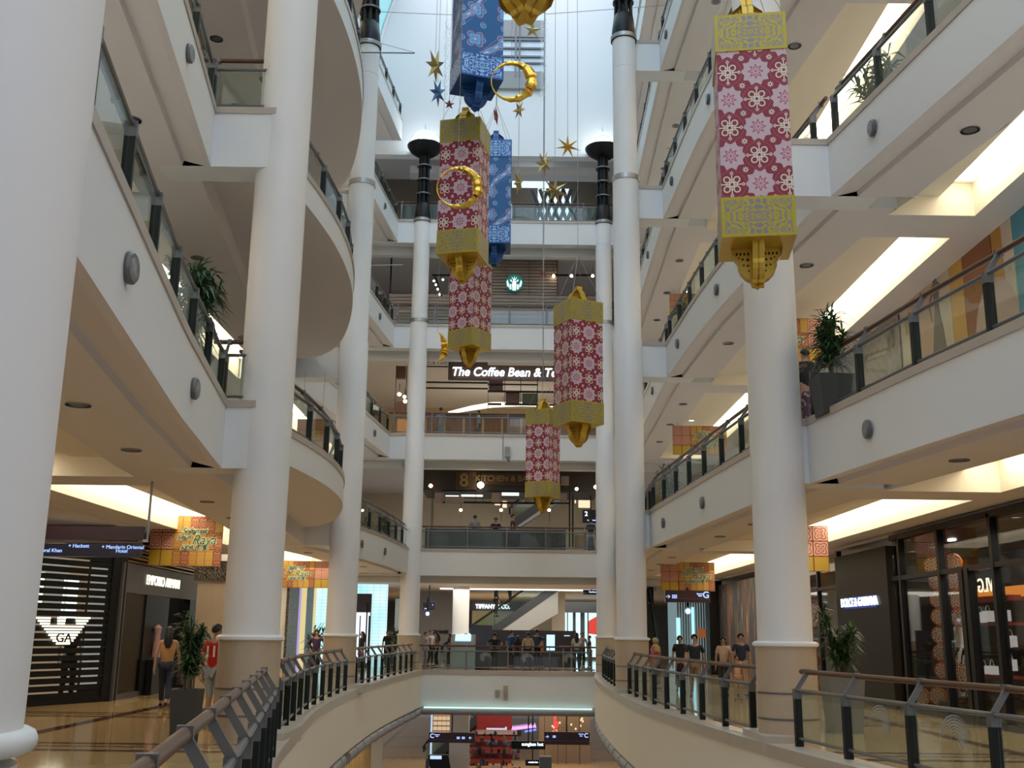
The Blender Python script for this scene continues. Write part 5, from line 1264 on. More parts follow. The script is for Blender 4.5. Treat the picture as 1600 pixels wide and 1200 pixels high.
b = MB(); p0 = at(505, 1015, 50); p1 = at(606, 922, 50); b.box(p0.x-.5, p1.x, 50, 50.15, 0, 3.75)
def tilglow():
    m, nt, bb = mat_new('turquoise_lightwall'); (x, y, z), v = coords(nt); g = (x.mod(.3)-.15).abs().gt(.142).max((z.mod(.15)-.075).abs().gt(.068))
    c = mixc(nt, g, mixc(nt, noise(nt, v, .8, 2)*2.2-.6, (.40, .86, .92), (.85, 1, 1)), (.30, .66, .74)); nt.links.new(c, bb.inputs['Emission Color']); bb.inputs['Emission Strength'].default_value = 1.05; bb.inputs['Base Color'].default_value = (0, 0, 0, 1); return m
W(b, 'light_wall', tilglow(), gw)
b = MB(); b.box(at(550, 990, 50).x, at(579, 990, 50).x, 49.85, 49.98, 0, 3.3); W(b, 'dark_frame', plain('violet_black_frame', (.03, .025, .05), .4), gw)
b = MB(); b.box(at(552, 990, 49.8).x, at(577, 990, 49.8).x, 49.75, 49.84, .2, 2.45); W(b, 'lit_display', glow('pale_display', (.8, .88, 1), 1.2), gw)
b = MB(); b.box(at(561, 990, 49.7).x, at(562.5, 990, 49.7).x, 49.7, 49.74, .2, 2.3); b.box(at(571, 990, 49.7).x, at(573, 990, 49.7).x, 49.7, 49.74, .2, 2.9); b.box(at(575, 990, 49.7).x, at(577.5, 990, 49.7).x, 49.7, 49.74, .2, 2.3); W(b, 'door_handle', 'black', gw)
b = MB(); b.box(p1.x, -4.75, 53.5, 53.7, 0, 3.2); single(b, 'pale_partition', plain('pale_grey_partition', (.50, .50, .48), .6), 'pale partition wall between the glowing wall and the left bridge column', 'partition')
# ---- concourse level stalls
ccw = MB()
b = MB(); b.box(at(702, 1160, 52).x, at(732, 1160, 52).x, 52, 53, -5, -1.5); single(b, 'square_pillar', 'cream', 'beige square pillar in the concourse left of centre', 'pillar')
st = E('product_shelving', at(690, 1130, 54), 'warm lit product shelves in the concourse at left', 'shelves')
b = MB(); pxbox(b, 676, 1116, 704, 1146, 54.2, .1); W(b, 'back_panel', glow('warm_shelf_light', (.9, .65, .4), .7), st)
b = MB()
for k in range(4): pxbox(b, 676, 1118+8*k, 704, 1119+8*k, 54, .3)
for k in range(5): pxbox(b, 676+7*k, 1116, 677+7*k, 1146, 54, .3)
W(b, 'shelf_grid', 'woodlight', st)
b = MB(); pxbox(b, 671, 1116, 676, 1200, 54.4, .1); W(b, 'cool_edge', glow('cool_edge', (.6, .8, 1), .8), st)
st = E('market_stall', at(765, 1180, 54), 'cluttered red stall full of goods in the concourse centre', 'stall')
b = MB(); pxbox(b, 735, 1116, 800, 1200, 58, .3); W(b, 'red_back', 'red_shop', st)
rn = random.Random(11)
gm = [plain('stall_goods', c, .5, var=.3) for c in ((.30, .26, .05), (.08, .13, .18), (.26, .24, .22), (.22, .05, .04), (.05, .09, .06), (.03, .03, .03))]
for k in range(96):
    px = rn.uniform(734, 812); py = rn.choice([1147, 1155, 1164, 1173, 1183, 1193, 1200]); Y = rn.uniform(52, 55.5); P = at(px, py, Y); s = rn.uniform(.035, .10); g = MB()
    if k % 2: g.box(P.x-s, P.x+s, Y, Y+.15, P.z-.1, P.z-.1+s*rn.uniform(1.2, 3.2))
    else: g.lathe([(s*.8, -.1), (s, 0), (s*.5, s*1.4), (s*.2, s*1.8)], P, 8)
    W(g, 'goods', gm[k % 6], st)
b = MB()
for py in (1148, 1165, 1184): pxbox(b, 735, py, 812, py+1.5, 53, 2.5)
W(b, 'shelf', plain('dark_red_shelf', (.14, .03, .03), .4), st)
b = MB(); pxbox(b, 760, 1138, 792, 1144, 56, .1); pxbox(b, 789, 1136, 792, 1150, 55.9, .1); W(b, 'lit_strip', glow('stall_strip', (.7, .8, 1), .8), st)
st = E('neon_script', at(820, 1138, 57), 'pink and blue neon script sign in the concourse', 'sign')
text('script', 'Kiosk Shoes', .55, at(819, 1136, 57), (0, -1, 0), 'letterpink', st, shear=.4, sx=.75) if False else None
b = MB()
x = 800
for k in range(12): b.tube([at(x+3.1*k, 1141-.35*k, 57), at(x+3.1*k+1.5, 1134-.35*k, 57), at(x+3.1*k+3, 1140.5-.35*k, 57)], .035, 5)
W(b, 'neon_tube', 'letterpink', st)
b = MB(); b.tube([at(820, 1143, 57), at(838, 1140, 57)], .05, 5); W(b, 'neon_underline', glow('blue_neon', (.1, .15, 1), 2.5), st)
o = E('neon_script', at(868, 1132, 56), 'vertical red neon word Secret in the concourse', 'sign')
oo = text('lettering', 'Secret', .42, (0, 0, 0), (0, -1, 0), 'letterred', None, bold=.02); oo.data.transform(Matrix.Translation(at(868, 1131, 56)) @ Matrix.Rotation(pi/2, 4, 'Y').inverted()); oo.parent = o; oo.matrix_parent_inverse = parent_inv(o)
sf = E('shop_front', at(880, 1130, 58), 'warm lit concourse shop front at right with gold shelves', 'shop front')
b = MB(); pxbox(b, 842, 1114, 922, 1200, 58.5, .2); W(b, 'back_wall', plain('tan_back', (.30, .22, .14), .6), sf)
b = MB()
for px in (850, 871, 884, 905): pxbox(b, px, 1116, px+1.5, 1200, 58, .2)
W(b, 'mullion', 'slat', sf)
wbits = glow('warm_bits', (1, .78, .45), 1.1)
for k in range(14):
    px = rn.uniform(848, 916); py = rn.uniform(1118, 1142); b = MB(); pxbox(b, px, py, px+2.5, py+3, 58.3, .05); W(b, 'shelf_light', wbits, sf)
b = MB(); pxbox(b, 843, 1183, 862, 1205, 51, .8); single(b, 'rubbish_bin', plain('grey_green_case', (.12, .15, .14), .3), 'dark square display case on the concourse floor', 'cabinet')
sc2 = E('terminal', at(690, 1185, 51), 'black concourse information terminal with a blue lit screen', 'terminal')
b = MB(); b.prism([at(669, 1180, 51), at(700, 1180, 51), at(704, 1204, 51), at(672, 1204, 51)], (0, 1, 0), .4); W(b, 'case', 'black', sc2)
b = MB(); pxbox(b, 672, 1181, 690, 1186, 50.95, .03); W(b, 'screen', 'letterblue', sc2)
b = MB(); pxbox(b, 770, 1196, 780, 1215, 50.5, .05); W(b, 'white_card', 'letterwhite', sc2)
# lower wall slats at left
b = MB()
for k in range(26): y = 26+.55*k; b.box(-4.97, -4.9, y, y+.3, -5, -1.9)
single(b, 'slatted_screen', 'yslat', 'yellow lit vertical slats on the lower left concourse wall', 'wall panel')
# ---- lamps
area('hall_lamp', 0, 54, 3.75, 8, 6, 420, (1, .93, .82)); area('hall_lamp', 0, 70, 3.75, 12, 8, 500, (1, .95, .88))
area('hall_lamp', -7, 26, 3.8, 1.2, 14, 75, (1, .82, .58)); area('hall_lamp', 7, 20, 3.8, 1.2, 16, 60, (1, .82, .58)); area('hall_lamp', -7, 40, 3.8, 1.5, 10, 90, (1, .85, .62)); area('hall_lamp', 7.6, 38, 3.8, 1.2, 12, 80, (1, .85, .62))
area('window_lamp', 9.7, 20.5, 3.6, .25, 6, 70, (1, .88, .75)); area('window_lamp', 9.7, 31.5, 3.6, .25, 3, 30, (1, .88, .75)); area('shop_lamp', 11.2, 18, 3.7, 2.5, 8, 90, (1, .85, .7)); area('shop_lamp', -11, 29, 3.2, 2, 6, 40, (1, .9, .8))
for n, pw, c in ((1, 150, (1, .90, .75)), (2, 200, (1, .80, .52)), (3, 45, (1, .9, .8)), (4, 45, (.9, .95, 1))): area('storey_lamp', 0, 54, H*n+3.85, 9, 4, pw, c)
area('concourse_lamp', 0, 56, -1.6, 10, 6, 260, (1, .86, .68)); area('concourse_lamp', 0, 30, -1.7, .1, .1, .01)
for y in (20, 34): area('concourse_lamp', -4.6 if y < 30 else -4.5, y, -1.7, .3, 8, 25, (1, .8, .5))
# ================================================================== PLANTS
def foliage(rn, h, spread, n, z0, lw=.03, ll=.34, droop=.5, stems=7):
    """palm-like cane plant: returns (stem MB, leaf MB)"""
    st = MB(); lf = MB()
    tips = []
    for k in range(stems):
        a = rn.uniform(0, 2*pi); r0 = rn.uniform(.02, .10); r1 = rn.uniform(.3, 1)*spread*.6; hh = h*rn.uniform(.55, .95)
        P = [Vector((r0*cos(a), r0*sin(a), z0)), Vector(((r0+r1)*.4*cos(a), (r0+r1)*.4*sin(a), z0+hh*.5)), Vector((r1*cos(a), r1*sin(a), z0+hh))]
        st.tube(P, [.014, .011, .007], 5); tips.append(P)
    for k in range(n):
        P = rn.choice(tips); t = rn.uniform(.25, 1.0); q = P[1].lerp(P[2], (t-.5)*2) if t > .5 else P[0].lerp(P[1], t*2)
        a = rn.uniform(0, 2*pi); el = rn.uniform(-.1, 1.2); L = ll*rn.uniform(.6, 1.25); d = Vector((cos(a)*cos(el), sin(a)*cos(el), sin(el))); s = d.cross(Vector((0, 0, 1))).normalized()*lw*rn.uniform(.6, 1.2)
        p1 = q + d*L*.5; p2 = q + d*L + Vector((0, 0, -droop*L*rn.uniform(.3, 1)))
        lf.mi = 0 if rn.random() < .7 else 1
        lf.grid([[q-s*.25, q+s*.25], [p1-s, p1+s], [p2-s*.05, p2+s*.05]])
    return st, lf
def plant(loc, h, spread, n, label, pot=('square', .5, .8, 'pot'), seed=1, lw=.03, ll=.34, group=None, droop=.5, stems=8, z0=None):
    rn = random.Random(seed); r = E('potted_plant', loc, label, 'plant', group); kind, w, ph, mt = pot
    if kind == 'square':
        b = MB(); a = w/2; c = a*.78
        lo = [(-c, -c), (c, -c), (c, c), (-c, c)]; hi = [(-a, -a), (a, -a), (a, a), (-a, a)]
        vl = [b.bm.verts.new((x, y, 0)) for x, y in lo]; vh = [b.bm.verts.new((x, y, ph)) for x, y in hi]; vi = [b.bm.verts.new((x*.88, y*.88, ph)) for x, y in hi]; vd = [b.bm.verts.new((x*.86, y*.86, ph-.06)) for x, y in hi]
        b._f(vl[::-1])
        for A, B in ((vl, vh), (vh, vi), (vi, vd)):
            for i in range(4): b._f([A[i], A[(i+1) % 4], B[(i+1) % 4], B[i]])
        b.build('planter', mt, r)
        MB().box(-a*.86, a*.86, -a*.86, a*.86, ph-.08, ph-.05).build('soil', 'soil', r)
    else:
        MB().lathe([(w*.36, 0), (w*.5, ph), (w*.44, ph), (w*.43, ph-.05)], seg=24, cap=False).build('planter', mt, r, True); MB().lathe([(.01, ph-.05), (w*.44, ph-.05)], seg=24, cap=False).build('soil', 'soil', r)
    st, lf = foliage(rn, h, spread, n, ph-.06, lw, ll, droop, stems)
    st.build('stem', 'stem', r); o = lf.build('foliage', ['leaf', 'leafb'], r); return r
plant(Vector((-4.52, 15.5, 0)), 1.25, .26, 750, 'tall palm in a black square planter by the near left railing', ('square', .38, .78, 'pot'), 1, .02, .24)
plant(Vector((5.85, 19.2, 0)), 1.25, .62, 850, 'dense shrub in a tall grey tapered planter beside the big right column', ('square', .62, .95, 'potgrey'), 2, .022, .30)
p = at(1305, 608, 15.9); plant(Vector((p.x+.1, 16.3, 5.0)), 1.15, .55, 620, 'palm in a dark square planter on the first upper gallery at right', ('square', .62, .62, 'pot'), 3, .022, .36)
p = at(490, 1035, 40); plant(Vector((p.x, 40, 0)), 1.3, .6, 300, 'leafy plant in front of the yellow striped shop at left', ('round', .5, .6, 'pot'), 4, .045, .4)
p = at(622, 1030, 47.5); plant(Vector((p.x, 47.5, 0)), 1.1, .6, 260, 'bushy plant beside the pale partition left of the bridge', ('round', .5, .7, 'potgrey'), 5, .05, .4)
def gplant(px, py, n, side, y, label, h=.9, spread=.6, seed=9, nn=260):
    P = Vector((side*(emain(n, side, y)+.55), y, H*n)); plant(P, h, spread, nn, label, ('round', .4, .38, 'pot'), seed, .035, .38)
gplant(0, 0, 2, L_, 0, '', ) if False else None
plant(Vector((-3.95, 9.9, 5.05)), 1.15, .7, 420, 'bushy palm leaning over the near left railing of the first upper gallery', ('round', .4, .5, 'pot'), 21, .022, .34) if False else None
def ysolve(n, side, px, zz=.6, tb=None, rng=(5, 46)):
    best = None
    for k in range(600):
        y = rng[0]+(rng[1]-rng[0])*k/600; x = side*((lerp(tb, y) if tb else emain(n, side, y))+.6); q = proj(Vector((x, y, H*n+zz)))
        if best is None or abs(q[0]-px) < best[0]: best = (abs(q[0]-px), x, y)
    return best[1], best[2]
plant(Vector((-4.62, 14.35, 5.0)), 1.4, .75, 900, 'bushy palm spilling over the near left railing of the first upper gallery', ('round', .36, .45, 'pot'), 31, .022, .36, droop=.8, stems=10)
for (n, side, px, seed, h, nn, label) in (
    (2, R_, 1325, 32, 1.1, 300, 'sparse leafy plant behind the near right railing of the second upper gallery'),
    (2, R_, 1060, 33, 1.0, 240, 'small leafy plant behind the curved right railing of the second upper gallery'),
    (3, R_, 1043, 34, 1.0, 240, 'small leafy plant behind the curved right railing of the third upper gallery'),
    (4, R_, 1030, 35, 1.0, 240, 'small leafy plant at the top right beside the railing of the fourth upper gallery'),
    (1, R_, 1040, 36, 1.0, 240, 'small fern behind the far end of the curved right railing on the first upper gallery'),
    (3, L_, 605, 37, 1.0, 240, 'round bushy plant at the far left corner of the third upper gallery'),
    (2, L_, 590, 38, .9, 160, 'thin leafy plant at the far left corner of the second upper gallery'),
    (1, L_, 600, 39, .9, 240, 'leafy plant at the far left corner of the first upper gallery')):
    x, y = ysolve(n, side, px, 1.3 if seed == 31 else .6, None, (6, 15.5) if seed == 31 else (9, 16.5) if seed == 32 else (17.5, 30) if side == R_ else (31.5, 44.5))
    plant(Vector((x, y, H*n)), h*.95, .6, nn, label, ('round', .4, .4, 'pot'), seed, .03, .36)
plant(Vector((-6.6, 47, 5.0)), 1.2, .5, 200, 'tall dark plant at the left end of the first upper bridge', ('round', .4, .5, 'pot'), 44, .04, .4)

# ================================================================== PEOPLE
def skin_mesh(verts, edges_, radii, root, sub=2):
    me = bpy.data.meshes.new('tmp'); me.from_pydata([tuple(v) for v in verts], edges_, [])
    o = bpy.data.objects.new('tmp', me); COL.objects.link(o)
    o.modifiers.new('s', 'SKIN'); sv = me.skin_vertices[0].data
    for i, r in enumerate(radii):
        sv[i].radius = (r, r) if not isinstance(r, tuple) else r
        sv[i].use_root = (i == root)
    m = o.modifiers.new('b', 'SUBSURF'); m.levels = sub; m.render_levels = sub
    dg = bpy.context.evaluated_depsgraph_get(); out = bpy.data.meshes.new_from_object(o.evaluated_get(dg))
    bpy.data.objects.remove(o); bpy.data.meshes.remove(me)
    for p in out.polygons: p.use_smooth = True
    return out
_cm = {}
def cmat(c, nm='cloth'):
    k = tuple(c) if not isinstance(c, str) else c
    if isinstance(c, str): return c
    if k not in _cm: _cm[k] = plain(nm, c, .8, var=.12, scale=8)
    return _cm[k]
def person(loc, face, h, label, top=(.02, .02, .03), legs=(.03, .03, .04), pose='stand', hair='short', skirt=False, female=False, scarf=None, sleeves='short', skincol='skin', cat='person', group=None, bag=None, hi=False, shorts=False):
    """face: angle the person looks to (radians, 0 = +x)"""
    s = h/1.72; r = E('person', loc, label, cat, group); r.rotation_euler.z = face - pi/2     # local +y is forward
    sw = .185 if not female else .165; hw = .09
    J = {}
    J['pel'] = Vector((0, 0, .95)); J['wst'] = Vector((0, 0, 1.08)); J['chs'] = Vector((0, .0, 1.28)); J['nb'] = Vector((0, 0, 1.43)); J['nk'] = Vector((0, .01, 1.50)); J['hd'] = Vector((0, .02, 1.60)); J['ht'] = Vector((0, .01, 1.67))
    st = {'stand': (0.02, -.02), 'walk': (.22, -.24), 'sit': (0, 0)}.get(pose, (0.02, -.02))
    for i, (q, sg) in enumerate((('L', -1), ('R', 1))):
        f = st[i]; kn = max(0, -f)*.25
        J['hip'+q] = Vector((sg*hw, 0, .90)); J['kne'+q] = Vector((sg*hw*1.05, f*.55+.04+kn*.3, .50)); J['ank'+q] = Vector((sg*hw*1.0, f - (.08 if f < 0 else 0), .09 + (.05 if f < -.1 else 0)))
        J['toe'+q] = J['ank'+q] + Vector((sg*.03, .15, -.055 - (.03 if f < -.1 else 0)))
        J['sho'+q] = Vector((sg*sw, 0, 1.40)); sw2 = -f*.6
        if pose == 'lean': J['elb'+q] = Vector((sg*(sw+.10), .12, 1.15)); J['wri'+q] = Vector((sg*.14, .36, 1.10))
        elif pose == 'hips': J['elb'+q] = Vector((sg*(sw+.17), -.03, 1.17)); J['wri'+q] = Vector((sg*(sw+.02), .10, 1.0))
        elif pose == 'phone' and sg > 0: J['elb'+q] = Vector((sg*(sw+.04), .06, 1.13)); J['wri'+q] = Vector((sg*.08, .26, 1.28))
        else: J['elb'+q] = Vector((sg*(sw+.06), sw2*.4-.01, 1.13)); J['wri'+q] = Vector((sg*(sw+.07), sw2+.05, .88))
    V = []; EE = []; RR = []; ix = {}
    def add(n, p, rad, par=None):
        ix[n] = len(V); V.append(Vector(p)*s); RR.append((rad[0]*s, rad[1]*s) if isinstance(rad, tuple) else rad*s)
        if par: EE.append((ix[par], ix[n]))
    add('pel', J['pel'], (.135, .105)); add('wst', J['wst'], (.115 if female else .13, .09), 'pel'); add('chs', J['chs'], (.145, .105), 'wst'); add('nb', J['nb'], (.075, .07), 'chs'); add('nk', J['nk'], .052, 'nb'); add('hd', J['hd'], (.078, .092), 'nk'); add('ht', J['ht'], (.066, .075), 'hd')
    add('nose', J['hd']+Vector((0, .105, -.015)), .012, 'hd')
    for q, sg in (('L', -1), ('R', 1)):
        add('hip'+q, J['hip'+q], .085, 'pel'); add('kne'+q, J['kne'+q], .058, 'hip'+q); add('ank'+q, J['ank'+q], .040, 'kne'+q); add('toe'+q, J['toe'+q], (.04, .028), 'ank'+q)
        add('sho'+q, J['sho'+q], .055, 'chs'); add('elb'+q, J['elb'+q], .040, 'sho'+q); add('wri'+q, J['wri'+q], .026, 'elb'+q)
        d = (J['wri'+q]-J['elb'+q]).normalized(); side = Vector((0, 1, 0)) if abs(d.z) > .6 else Vector((1, 0, 0)); side = (side - d*side.dot(d)).normalized(); nrm = d.cross(side)
        palm = J['wri'+q]+d*.075; add('plm'+q, palm, (.034, .022), 'wri'+q)
        if hi:
            for k, (off, ln) in enumerate(((-.026, .07), (-.009, .082), (.009, .078), (.026, .062))):
                b0 = palm+d*.03+side*off; add(f'f{k}{q}', b0, .010, 'plm'+q); add(f'g{k}{q}', b0+d*ln*.5+nrm*.008, .0085, f'f{k}{q}'); add(f'h{k}{q}', b0+d*ln*.9+nrm*.028, .007, f'g{k}{q}')
            add('t0'+q, J['wri'+q]+d*.04+side*.035, .011, 'wri'+q); add('t1'+q, J['wri'+q]+d*.085+side*.055, .009, 't0'+q)
        else:
            for k, off in enumerate((-.026, -.009, .009, .026)): add(f'f{k}{q}', palm+d*(.085+.008*(k in (1, 2)))+side*off*1.1, .009, 'plm'+q)
            add('t0'+q, J['wri'+q]+d*.075+side*.05, .010, 'wri'+q)
    body = bpy.data.objects.new('body', skin_mesh(V, EE, RR, 0, 1)); body.data.materials.append(M[skincol]); COL.objects.link(body); body.parent = r
    def garment(nm, names, par, rad, mat):
        V2 = []; E2 = []; R2 = []; id2 = {}
        for n_, pa, ra, pt in names:
            id2[n_] = len(V2); V2.append((pt if pt is not None else J[n_])*s); R2.append((ra[0]*s, ra[1]*s) if isinstance(ra, tuple) else ra*s)
            if pa: E2.append((id2[pa], id2[n_]))
        o = bpy.data.objects.new(nm, skin_mesh(V2, E2, R2, 0, 1)); mm = cmat(mat, nm+'_cloth'); o.data.materials.append(M[mm] if isinstance(mm, str) else mm); COL.objects.link(o); o.parent = par; return o
    k = 1.13
    hem = J['pel']+Vector((0, 0, -.06))
    nm_ = [('hem', None, (.150, .118), hem), ('wst', 'hem', (.130 if female else .148, .105), None), ('chs', 'wst', (.165, .122), None), ('nb', 'chs', (.088, .082), None)]
    for q in 'LR':
        nm_ += [('sho'+q, 'chs', .068, None)]
        if sleeves == 'short': nm_ += [('mid'+q, 'sho'+q, .056, J['sho'+q].lerp(J['elb'+q], .75))]
        elif sleeves == 'long': nm_ += [('elb'+q, 'sho'+q, .052, None), ('wrs'+q, 'elb'+q, .037, J['elb'+q].lerp(J['wri'+q], .92))]
    garment('shirt', nm_, r, 1, top)
    if skirt:
        kn = (J['kneL']+J['kneR'])/2; an = (J['ankL']+J['ankR'])/2
        garment('skirt', [('pel', None, (.150, .12), J['pel']), ('k', 'pel', (.17, .15), Vector((0, kn.y*.5, .5))), ('a', 'k', (.20, .18), Vector((0, an.y*.5, .14)))], r, 1, legs)
    else:
        n2 = [('pel', None, (.142, .112), None)]
        for q in 'LR': n2 += [('hip'+q, 'pel', .096, None), ('kne'+q, 'hip'+q, .070, None), ('cuf'+q, 'kne'+q, .054, J['kne'+q].lerp(J['ank'+q], .12 if shorts else .9))]
        garment('trousers', n2, r, 1, legs)
    for q in 'LR':
        b = MB(); a = J['ank'+q]*s; t = J['toe'+q]*s; b.tube([a+Vector((0, -.05, -.03))*s, a.lerp(t, .5)+Vector((0, 0, -.0))*s, t+Vector((0, .02, .0))*s], [.036*s, .044*s, .034*s], 8); b.build('shoe', 'black', r, True)
    hd = J['hd']*s
    for sg in (-1, 1):
        e = MB(); e.lathe([(.001, -.008*s), (.009*s, 0), (.001, .008*s)], (sg*.032*s, hd.y+.083*s, hd.z+.012*s), 8, False); e.build('eye', 'black', r)
        e = MB(); e.lathe([(.001, -.028*s), (.014*s, 0), (.001, .028*s)], (sg*.083*s, hd.y-.005*s, hd.z-.005*s), 8, False); e.build('ear', skincol, r)
    b = MB(); b.tube([(-.02*s, hd.y+.090*s, hd.z-.048*s), (.02*s, hd.y+.090*s, hd.z-.048*s)], .006*s, 6); b.build('mouth', plain('lips', (.30, .10, .08), .5) if 'lips' not in bpy.data.materials else bpy.data.materials['lips'], r)
    # hair: shell over skull
    def shell(rx, ry, rz, c, lowb, mat, nm, front=.35):
        b = MB(); rows = []
        for i in range(9):
            a = pi*.5 - (pi*.5+lowb)*i/8; row = []
            for j in range(17):
                t = 2*pi*j/16; back = (1-sin(t))*.5; aa = max(a, pi*.5-(pi*.5+lowb)*(front+(1-front)*back)); row.append((c[0]+rx*cos(aa)*cos(t), c[1]+ry*cos(aa)*sin(t), c[2]+rz*sin(aa)))
            rows.append(row)
        b.grid(rows); o = b.build(nm, mat, r, True); return o
    c = (0, hd.y-.012*s, hd.z+.015*s)
    if scarf: 
        shell(.108*s, .118*s, .118*s, c, 1.0, cmat(scarf, 'headscarf'), 'headscarf', .30)
        MB().lathe([(.075*s, 1.50*s), (.12*s, 1.44*s), (.175*s, 1.34*s), (.17*s, 1.25*s)], seg=18, cap=False).build('scarf_drape', cmat(scarf, 'headscarf'), r, True)
    else:
        shell(.093*s, .108*s, .108*s, c, .55 if hair == 'short' else .7, 'hair', 'hair', .34)
        if hair == 'long':
            b = MB(); b.tube([(0, hd.y-.05*s, hd.z+.05*s), (0, hd.y-.085*s, hd.z-.08*s), (0, hd.y-.10*s, hd.z-.22*s), (0, hd.y-.09*s, hd.z-.34*s)], [.07*s, .088*s, .095*s, .05*s], 12); b.build('long_hair', 'hair', r, True)
        elif hair == 'bun':
            b = MB(); b.lathe([(.001, -.045*s), (.045*s, 0), (.001, .045*s)], (0, hd.y-.11*s, hd.z+.03*s), 10, False); b.build('hair_bun', 'hair', r, True)
    if bag:
        P = J['wriR']*s + Vector((.03, .02, -.12))*s
        o = MB().box(P.x-.05, P.x+.05, P.y-.14, P.y+.14, P.z-.26, P.z).build('carried_bag', cmat(bag, 'bag'), r)
        MB().tube([(P.x, P.y+.08*cos(pi*i/6), P.z+.12*sin(pi*i/6)) for i in range(7)], .006, 5).build('bag_strap', cmat(bag, 'bag'), o)
    return r
S_, N_, E1, W1 = -pi/2, pi/2, 0, pi      # S_ faces the camera
def pp_(px, Y, z=0): P = at(px, 1000, Y); return Vector((P.x, Y, z))
GR = (.25, .25, .27); BK = (.012, .012, .014); NV = (.015, .022, .05); WH = (.62, .62, .60); BG = (.45, .36, .26)
person(pp_(264, 22.8), N_+.15, 1.66, 'woman with long black hair and tan top walking away by the left shop portal', (.46, .25, .10), NV, 'walk', 'long', female=True, sleeves='none', hi=True, bag=(.03, .02, .02))
w = person(pp_(338, 19.0), S_+2.8, 1.70, 'person in a red shirt numbered 11 and grey shorts beside the left column', (.50, .01, .012), (.30, .33, .36), 'stand', 'short', hi=True, shorts=True)
# number on the back of the shirt (the wearer faces away from the camera)
t_ = text('shirt_number', '11', .26, (0, 0, 0), (0, -1, 0), 'letterwhite', None, ext=.002, bold=.006); t_.parent = w; t_.location = (0, -.135, 1.22)
person(pp_(495, 38.5), S_, 1.64, 'person in dark purple top standing behind the plant at the yellow striped shop', (.06, .03, .10), BK, 'hips', 'short', sleeves='long')
person(pp_(566, 44), W1+.4, 1.60, 'woman with long dark hair in a black dress in front of the glowing turquoise wall', BK, BK, 'stand', 'long', skirt=True, female=True, sleeves='long')
person(pp_(606, 49), S_, 1.66, 'dark haired person in black beside the bushy plant left of the bridge', BK, BK, 'stand', 'long', female=True)
person(pp_(614.5, 49.3), W1, 1.68, 'person in dark red near the left bridge column', (.10, .03, .04), BK, 'phone', 'short')
for px, Y, hh, f, lab, kw in (
    (665, 51, 1.62, E1, 'grey shirted person sitting height at the left cafe table on the bridge', dict(top=GR, legs=GR)),
    (673, 52, 1.72, E1-.6, 'person in a white and black striped shirt at the left cafe table', dict(top=(.35, .35, .36), legs=BK)),
    (683, 49.6, 1.60, W1, 'person with long black hair and brown top at the left cafe table', dict(top=(.16, .08, .05), legs=BK, hair='long', female=True)),
    (702, 51, 1.60, W1, 'dark clothed person at the table left of the white far column', dict(top=BK, legs=BK, hair='long', female=True)),
    (773, 48.2, 1.63, N_, 'person in black with hands on hips behind the bridge rail', dict(top=BK, legs=BK, pose='hips')),
    (799, 50.5, 1.76, E1+1, 'person in a bright blue shirt seated behind the bridge rail', dict(top=(.02, .09, .32), legs=BK)),
    (809, 50, 1.50, N_, 'dark haired person with black top between the blue and the beige shirts', dict(top=(.05, .02, .02), legs=BK, hair='long', female=True)),
    (825, 49, 1.66, N_, 'grey haired person in a beige shirt leaning by the bridge rail', dict(top=(.55, .46, .34), legs=BK, sleeves='long')),
    (839, 49.8, 1.80, N_-.4, 'person in a dark teal shirt right of the beige shirt on the bridge', dict(top=(.02, .07, .12), legs=BK)),
    (847, 51, 1.45, W1, 'person in an orange top beside the lit counter screen', dict(top=(.45, .20, .05), legs=BK)),
    (856, 56, 1.7, S_, 'person in dark blue behind the dark counter', dict(top=NV, legs=BK)),
    (901, 47.6, 1.66, N_, 'woman with long dark hair, white top and jeans at the right of the bridge', dict(top=WH, legs=(.05, .07, .11), hair='long', female=True)),
    (909, 52, 1.70, S_, 'person in a pale grey top behind the woman in jeans', dict(top=(.30, .33, .34), legs=BK)),
    (921, 51, 1.55, W1, 'person in black sitting at the right cafe table by the bridge', dict(top=BK, legs=BK)),
    (1024, 33, 1.52, N_+.8, 'woman with a yellow headscarf and pink top beside the right escalator', dict(top=(.55, .14, .17), legs=BK, scarf=(.42, .36, .16), female=True, sleeves='long', skirt=True)),
    (1062, 31.5, 1.60, S_, 'slim person in a black dress behind the man in the navy shirt', dict(top=BK, legs=BK, female=True, skirt=True, hair='bun')),
    (1085, 28.3, 1.64, S_-.1, 'man in a dark navy short sleeved shirt walking towards the camera', dict(top=(.012, .018, .03), legs=(.24, .17, .10), pose='walk', hi=True)),
    (1130, 30, 1.58, S_-.3, 'woman with long black hair in a pale beige top holding a child by the hand', dict(top=(.60, .48, .38), legs=(.04, .04, .05), hair='long', female=True, hi=True)),
    (1157, 29.5, 1.68, S_+.1, 'man in a navy shirt and khaki trousers beside the big right column', dict(top=(.02, .03, .07), legs=(.36, .27, .16), hi=True)),
    (1150, 28.0, 1.13, S_, 'small child in a peach top in front of the man in khaki trousers', dict(top=(.62, .34, .24), legs=(.5, .3, .2), shorts=True)),
    ):
    person(pp_(px, Y), f, hh, lab, **kw)
